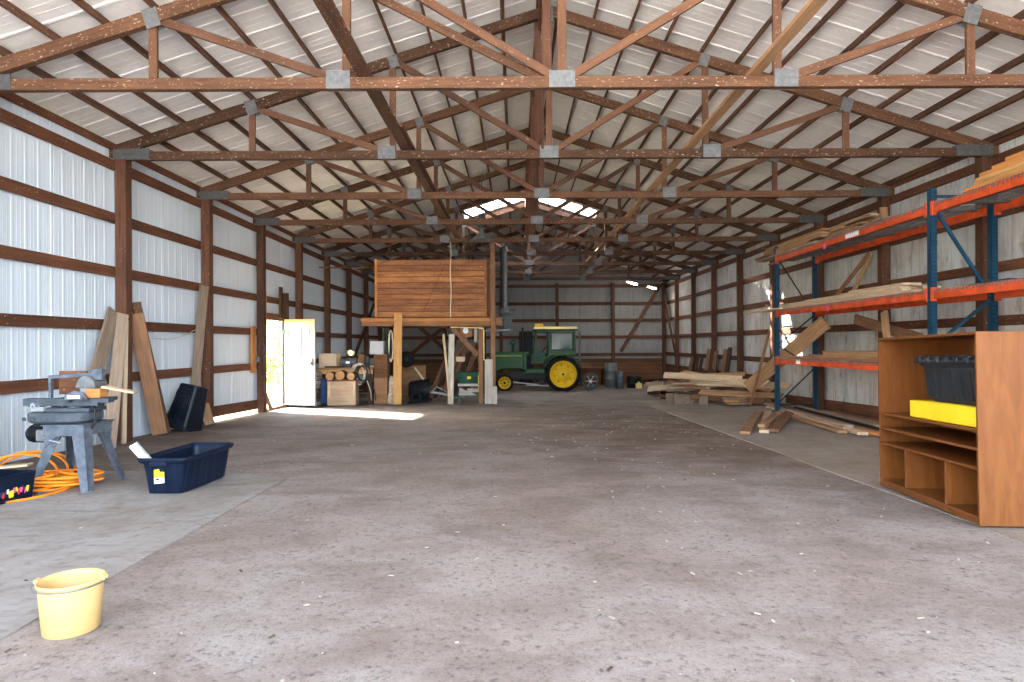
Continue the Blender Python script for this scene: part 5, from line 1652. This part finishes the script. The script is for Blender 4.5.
    # ropes hung from the deck beam, and a pale rolled bundle
    for k, (m, x, lb) in enumerate((('tractor_green_dull', -3.28, 'green cord hanging from the deck beam left of the leaning plank'), ('dark_cord', -3.20, 'black cord hanging from the deck beam left of the leaning plank'), ('rope', -3.13, 'pale cord hanging from the deck beam left of the leaning plank'))):
        b = MB(); pts = [(x + .05 * math.cos(2 * PI * i / 16) * (1 + .2 * math.sin(i)), 16.22 + .015 * math.sin(i * .8), 1.10 + .40 * math.sin(2 * PI * i / 16) - .02 * k) for i in range(64)]
        b.tube(pts, .012, 8)
        tag(b.build('rope_coil', m), lb, 'cord')
    b = MB(); b.lathe([(0, 0), (.10, .01), (.11, .2), (.085, .32), (.10, .6), (.08, .72), (0, .72)], 18); o = b.build('rolled_bundle', 'split'); o.location = (-3.10, 16.1, fz(16.1)); o.rotation_euler = (R(-3), R(3), 0); tag(o, 'pale tied bundle standing left of the orange leaning plank', 'bundle')
workshop()

# ================================================================== LITTER ON THE FLOOR AND GREENERY OUTSIDE
def litter():
    rnd = random.Random(12); b = MB()
    for i in range(620):
        y = 2.1 + 16 * rnd.random() ** 1.5; x = rnd.uniform(-4.6, 4.6)
        if i % 3 == 0:
            x = rnd.gauss(1.9, 1.2); y = rnd.gauss(10.5, 2.6)
        y = max(2.1, min(17, y))
        s = rnd.uniform(.003, .011); l = s * rnd.uniform(1, 3.5); a = rnd.uniform(0, PI)
        b.box((x, y, fz(y) + .006), (l, s, .004), (rnd.uniform(-.2, .2), rnd.uniform(-.2, .2), a), 0 if rnd.random() < .6 else (1 if rnd.random() < .6 else 2))
    o = b.build('wood_chips', ['dirt_clod', 'white_wood', 'bark'])
    tag(o, 'pale chips and straw scattered over the earth floor', 'wood chips', None, 'stuff')
litter()

def shrub(name, label, x, y, h, w, seed, n=700, trunk=True):
    rnd = random.Random(seed)
    t = thing(name, label, 'tree' if trunk else 'shrub', (x, y, fz(y) - .05))
    b = MB()
    for i in range(n):
        a, c = rnd.uniform(0, 2 * PI), rnd.uniform(-1, 1)
        r = rnd.random() ** .4
        q = math.sqrt(1 - c * c)
        p = Vector((q * math.cos(a) * w * r, q * math.sin(a) * w * r, h * (.6 + .4 * c * r)))
        m = Euler((rnd.uniform(0, 6), rnd.uniform(0, 6), rnd.uniform(0, 6))).to_matrix()
        s = rnd.uniform(.05, .13)
        b.add([p + m @ Vector(v) for v in ((-s, 0, 0), (0, -s * .5, .02), (s, 0, 0), (0, s * .5, .02))], [(0, 1, 2, 3)])
    b.build('foliage', 'leaf', t)
    b = MB(); b.cyl((0, 0, 0), (0.05, 0, h * .7), w * .06 + .02, w * .02 + .01, 10); b.build('trunk', 'trunk', t)
shrub('tree', 'leafy tree standing on the sunny grass beyond the open door', -11.6, 31.5, 4.6, 1.5, 1)
shrub('shrub', 'round shrub on the grass beyond the open door', -8.6, 22.6, 1.5, .6, 2, 350, False)
shrub('tree', 'tall tree far out on the grass beyond the open door', -16.5, 42, 7.5, 3.0, 3, 1100)

#@@B@@

# ================================================================== LIGHT, SKY, CAMERA
def light_sky():
    w = bpy.data.worlds.new('World'); scene.world = w; w.use_nodes = True
    n = w.node_tree.nodes; l = w.node_tree.links
    bg = n['Background']
    sky = n.new('ShaderNodeTexSky'); sky.sky_type = 'NISHITA'
    sky.sun_disc = False; sky.sun_elevation = R(27); sky.sun_rotation = R(0)
    sky.air_density = 1.0; sky.dust_density = 2.0; sky.ozone_density = 1.0
    # sun stands to the left and behind the back of the barn
    sky.sun_rotation = math.atan2(-.86, .47)
    hs = n.new('ShaderNodeHueSaturation'); hs.inputs['Saturation'].default_value = .62
    l.new(sky.outputs[0], hs.inputs['Color']); l.new(hs.outputs[0], bg.inputs[0])
    bg.inputs[1].default_value = SKY
    s = bpy.data.lights.new('sun', 'SUN'); s.energy = SUN; s.angle = R(.8); s.color = (1, .95, .86)
    so = bpy.data.objects.new('sun', s); COL.objects.link(so)
    d = Vector((.86, -.52, -.465)).normalized()
    so.rotation_euler = d.to_track_quat('-Z', 'Y').to_euler()
    so.location = (-20, 30, 20)
    # sampling portal in the front doorway (gives no light of its own)
    pl = bpy.data.lights.new('doorway_portal', 'AREA'); pl.shape = 'RECTANGLE'
    pl.size = 12.4; pl.size_y = 6.2; pl.cycles.is_portal = True
    po = bpy.data.objects.new('doorway_portal', pl); COL.objects.link(po)
    po.location = (CX, YF - .35, 3.0); po.rotation_euler = (R(90), 0, 0)
SKY, SUN, EXPO = .9, 32.0, 2.0
light_sky()

cam = bpy.data.cameras.new('camera'); co = bpy.data.objects.new('camera', cam); COL.objects.link(co)
cam.sensor_fit = 'HORIZONTAL'; cam.sensor_width = 36
cam.lens = 36 * F / 1024
cam.shift_x = -3 / 1024; cam.shift_y = 3 / 1024
cam.clip_start = .05; cam.clip_end = 300
co.location = (0, 0, CZ)
co.rotation_euler = (Matrix.Rotation(R(90), 3, 'X') @ Matrix.Rotation(-ROLL, 3, 'Z')).to_euler()
scene.camera = co

vs = scene.view_settings
vs.view_transform = 'Standard'; vs.look = 'None'; vs.gamma = 1; vs.use_curve_mapping = False
vs.exposure = EXPO
cy = scene.cycles
cy.max_bounces = 10; cy.diffuse_bounces = 6; cy.glossy_bounces = 3; cy.transparent_max_bounces = 8; cy.transmission_bounces = 4
cy.sample_clamp_indirect = 6.0
cy.use_denoising = True
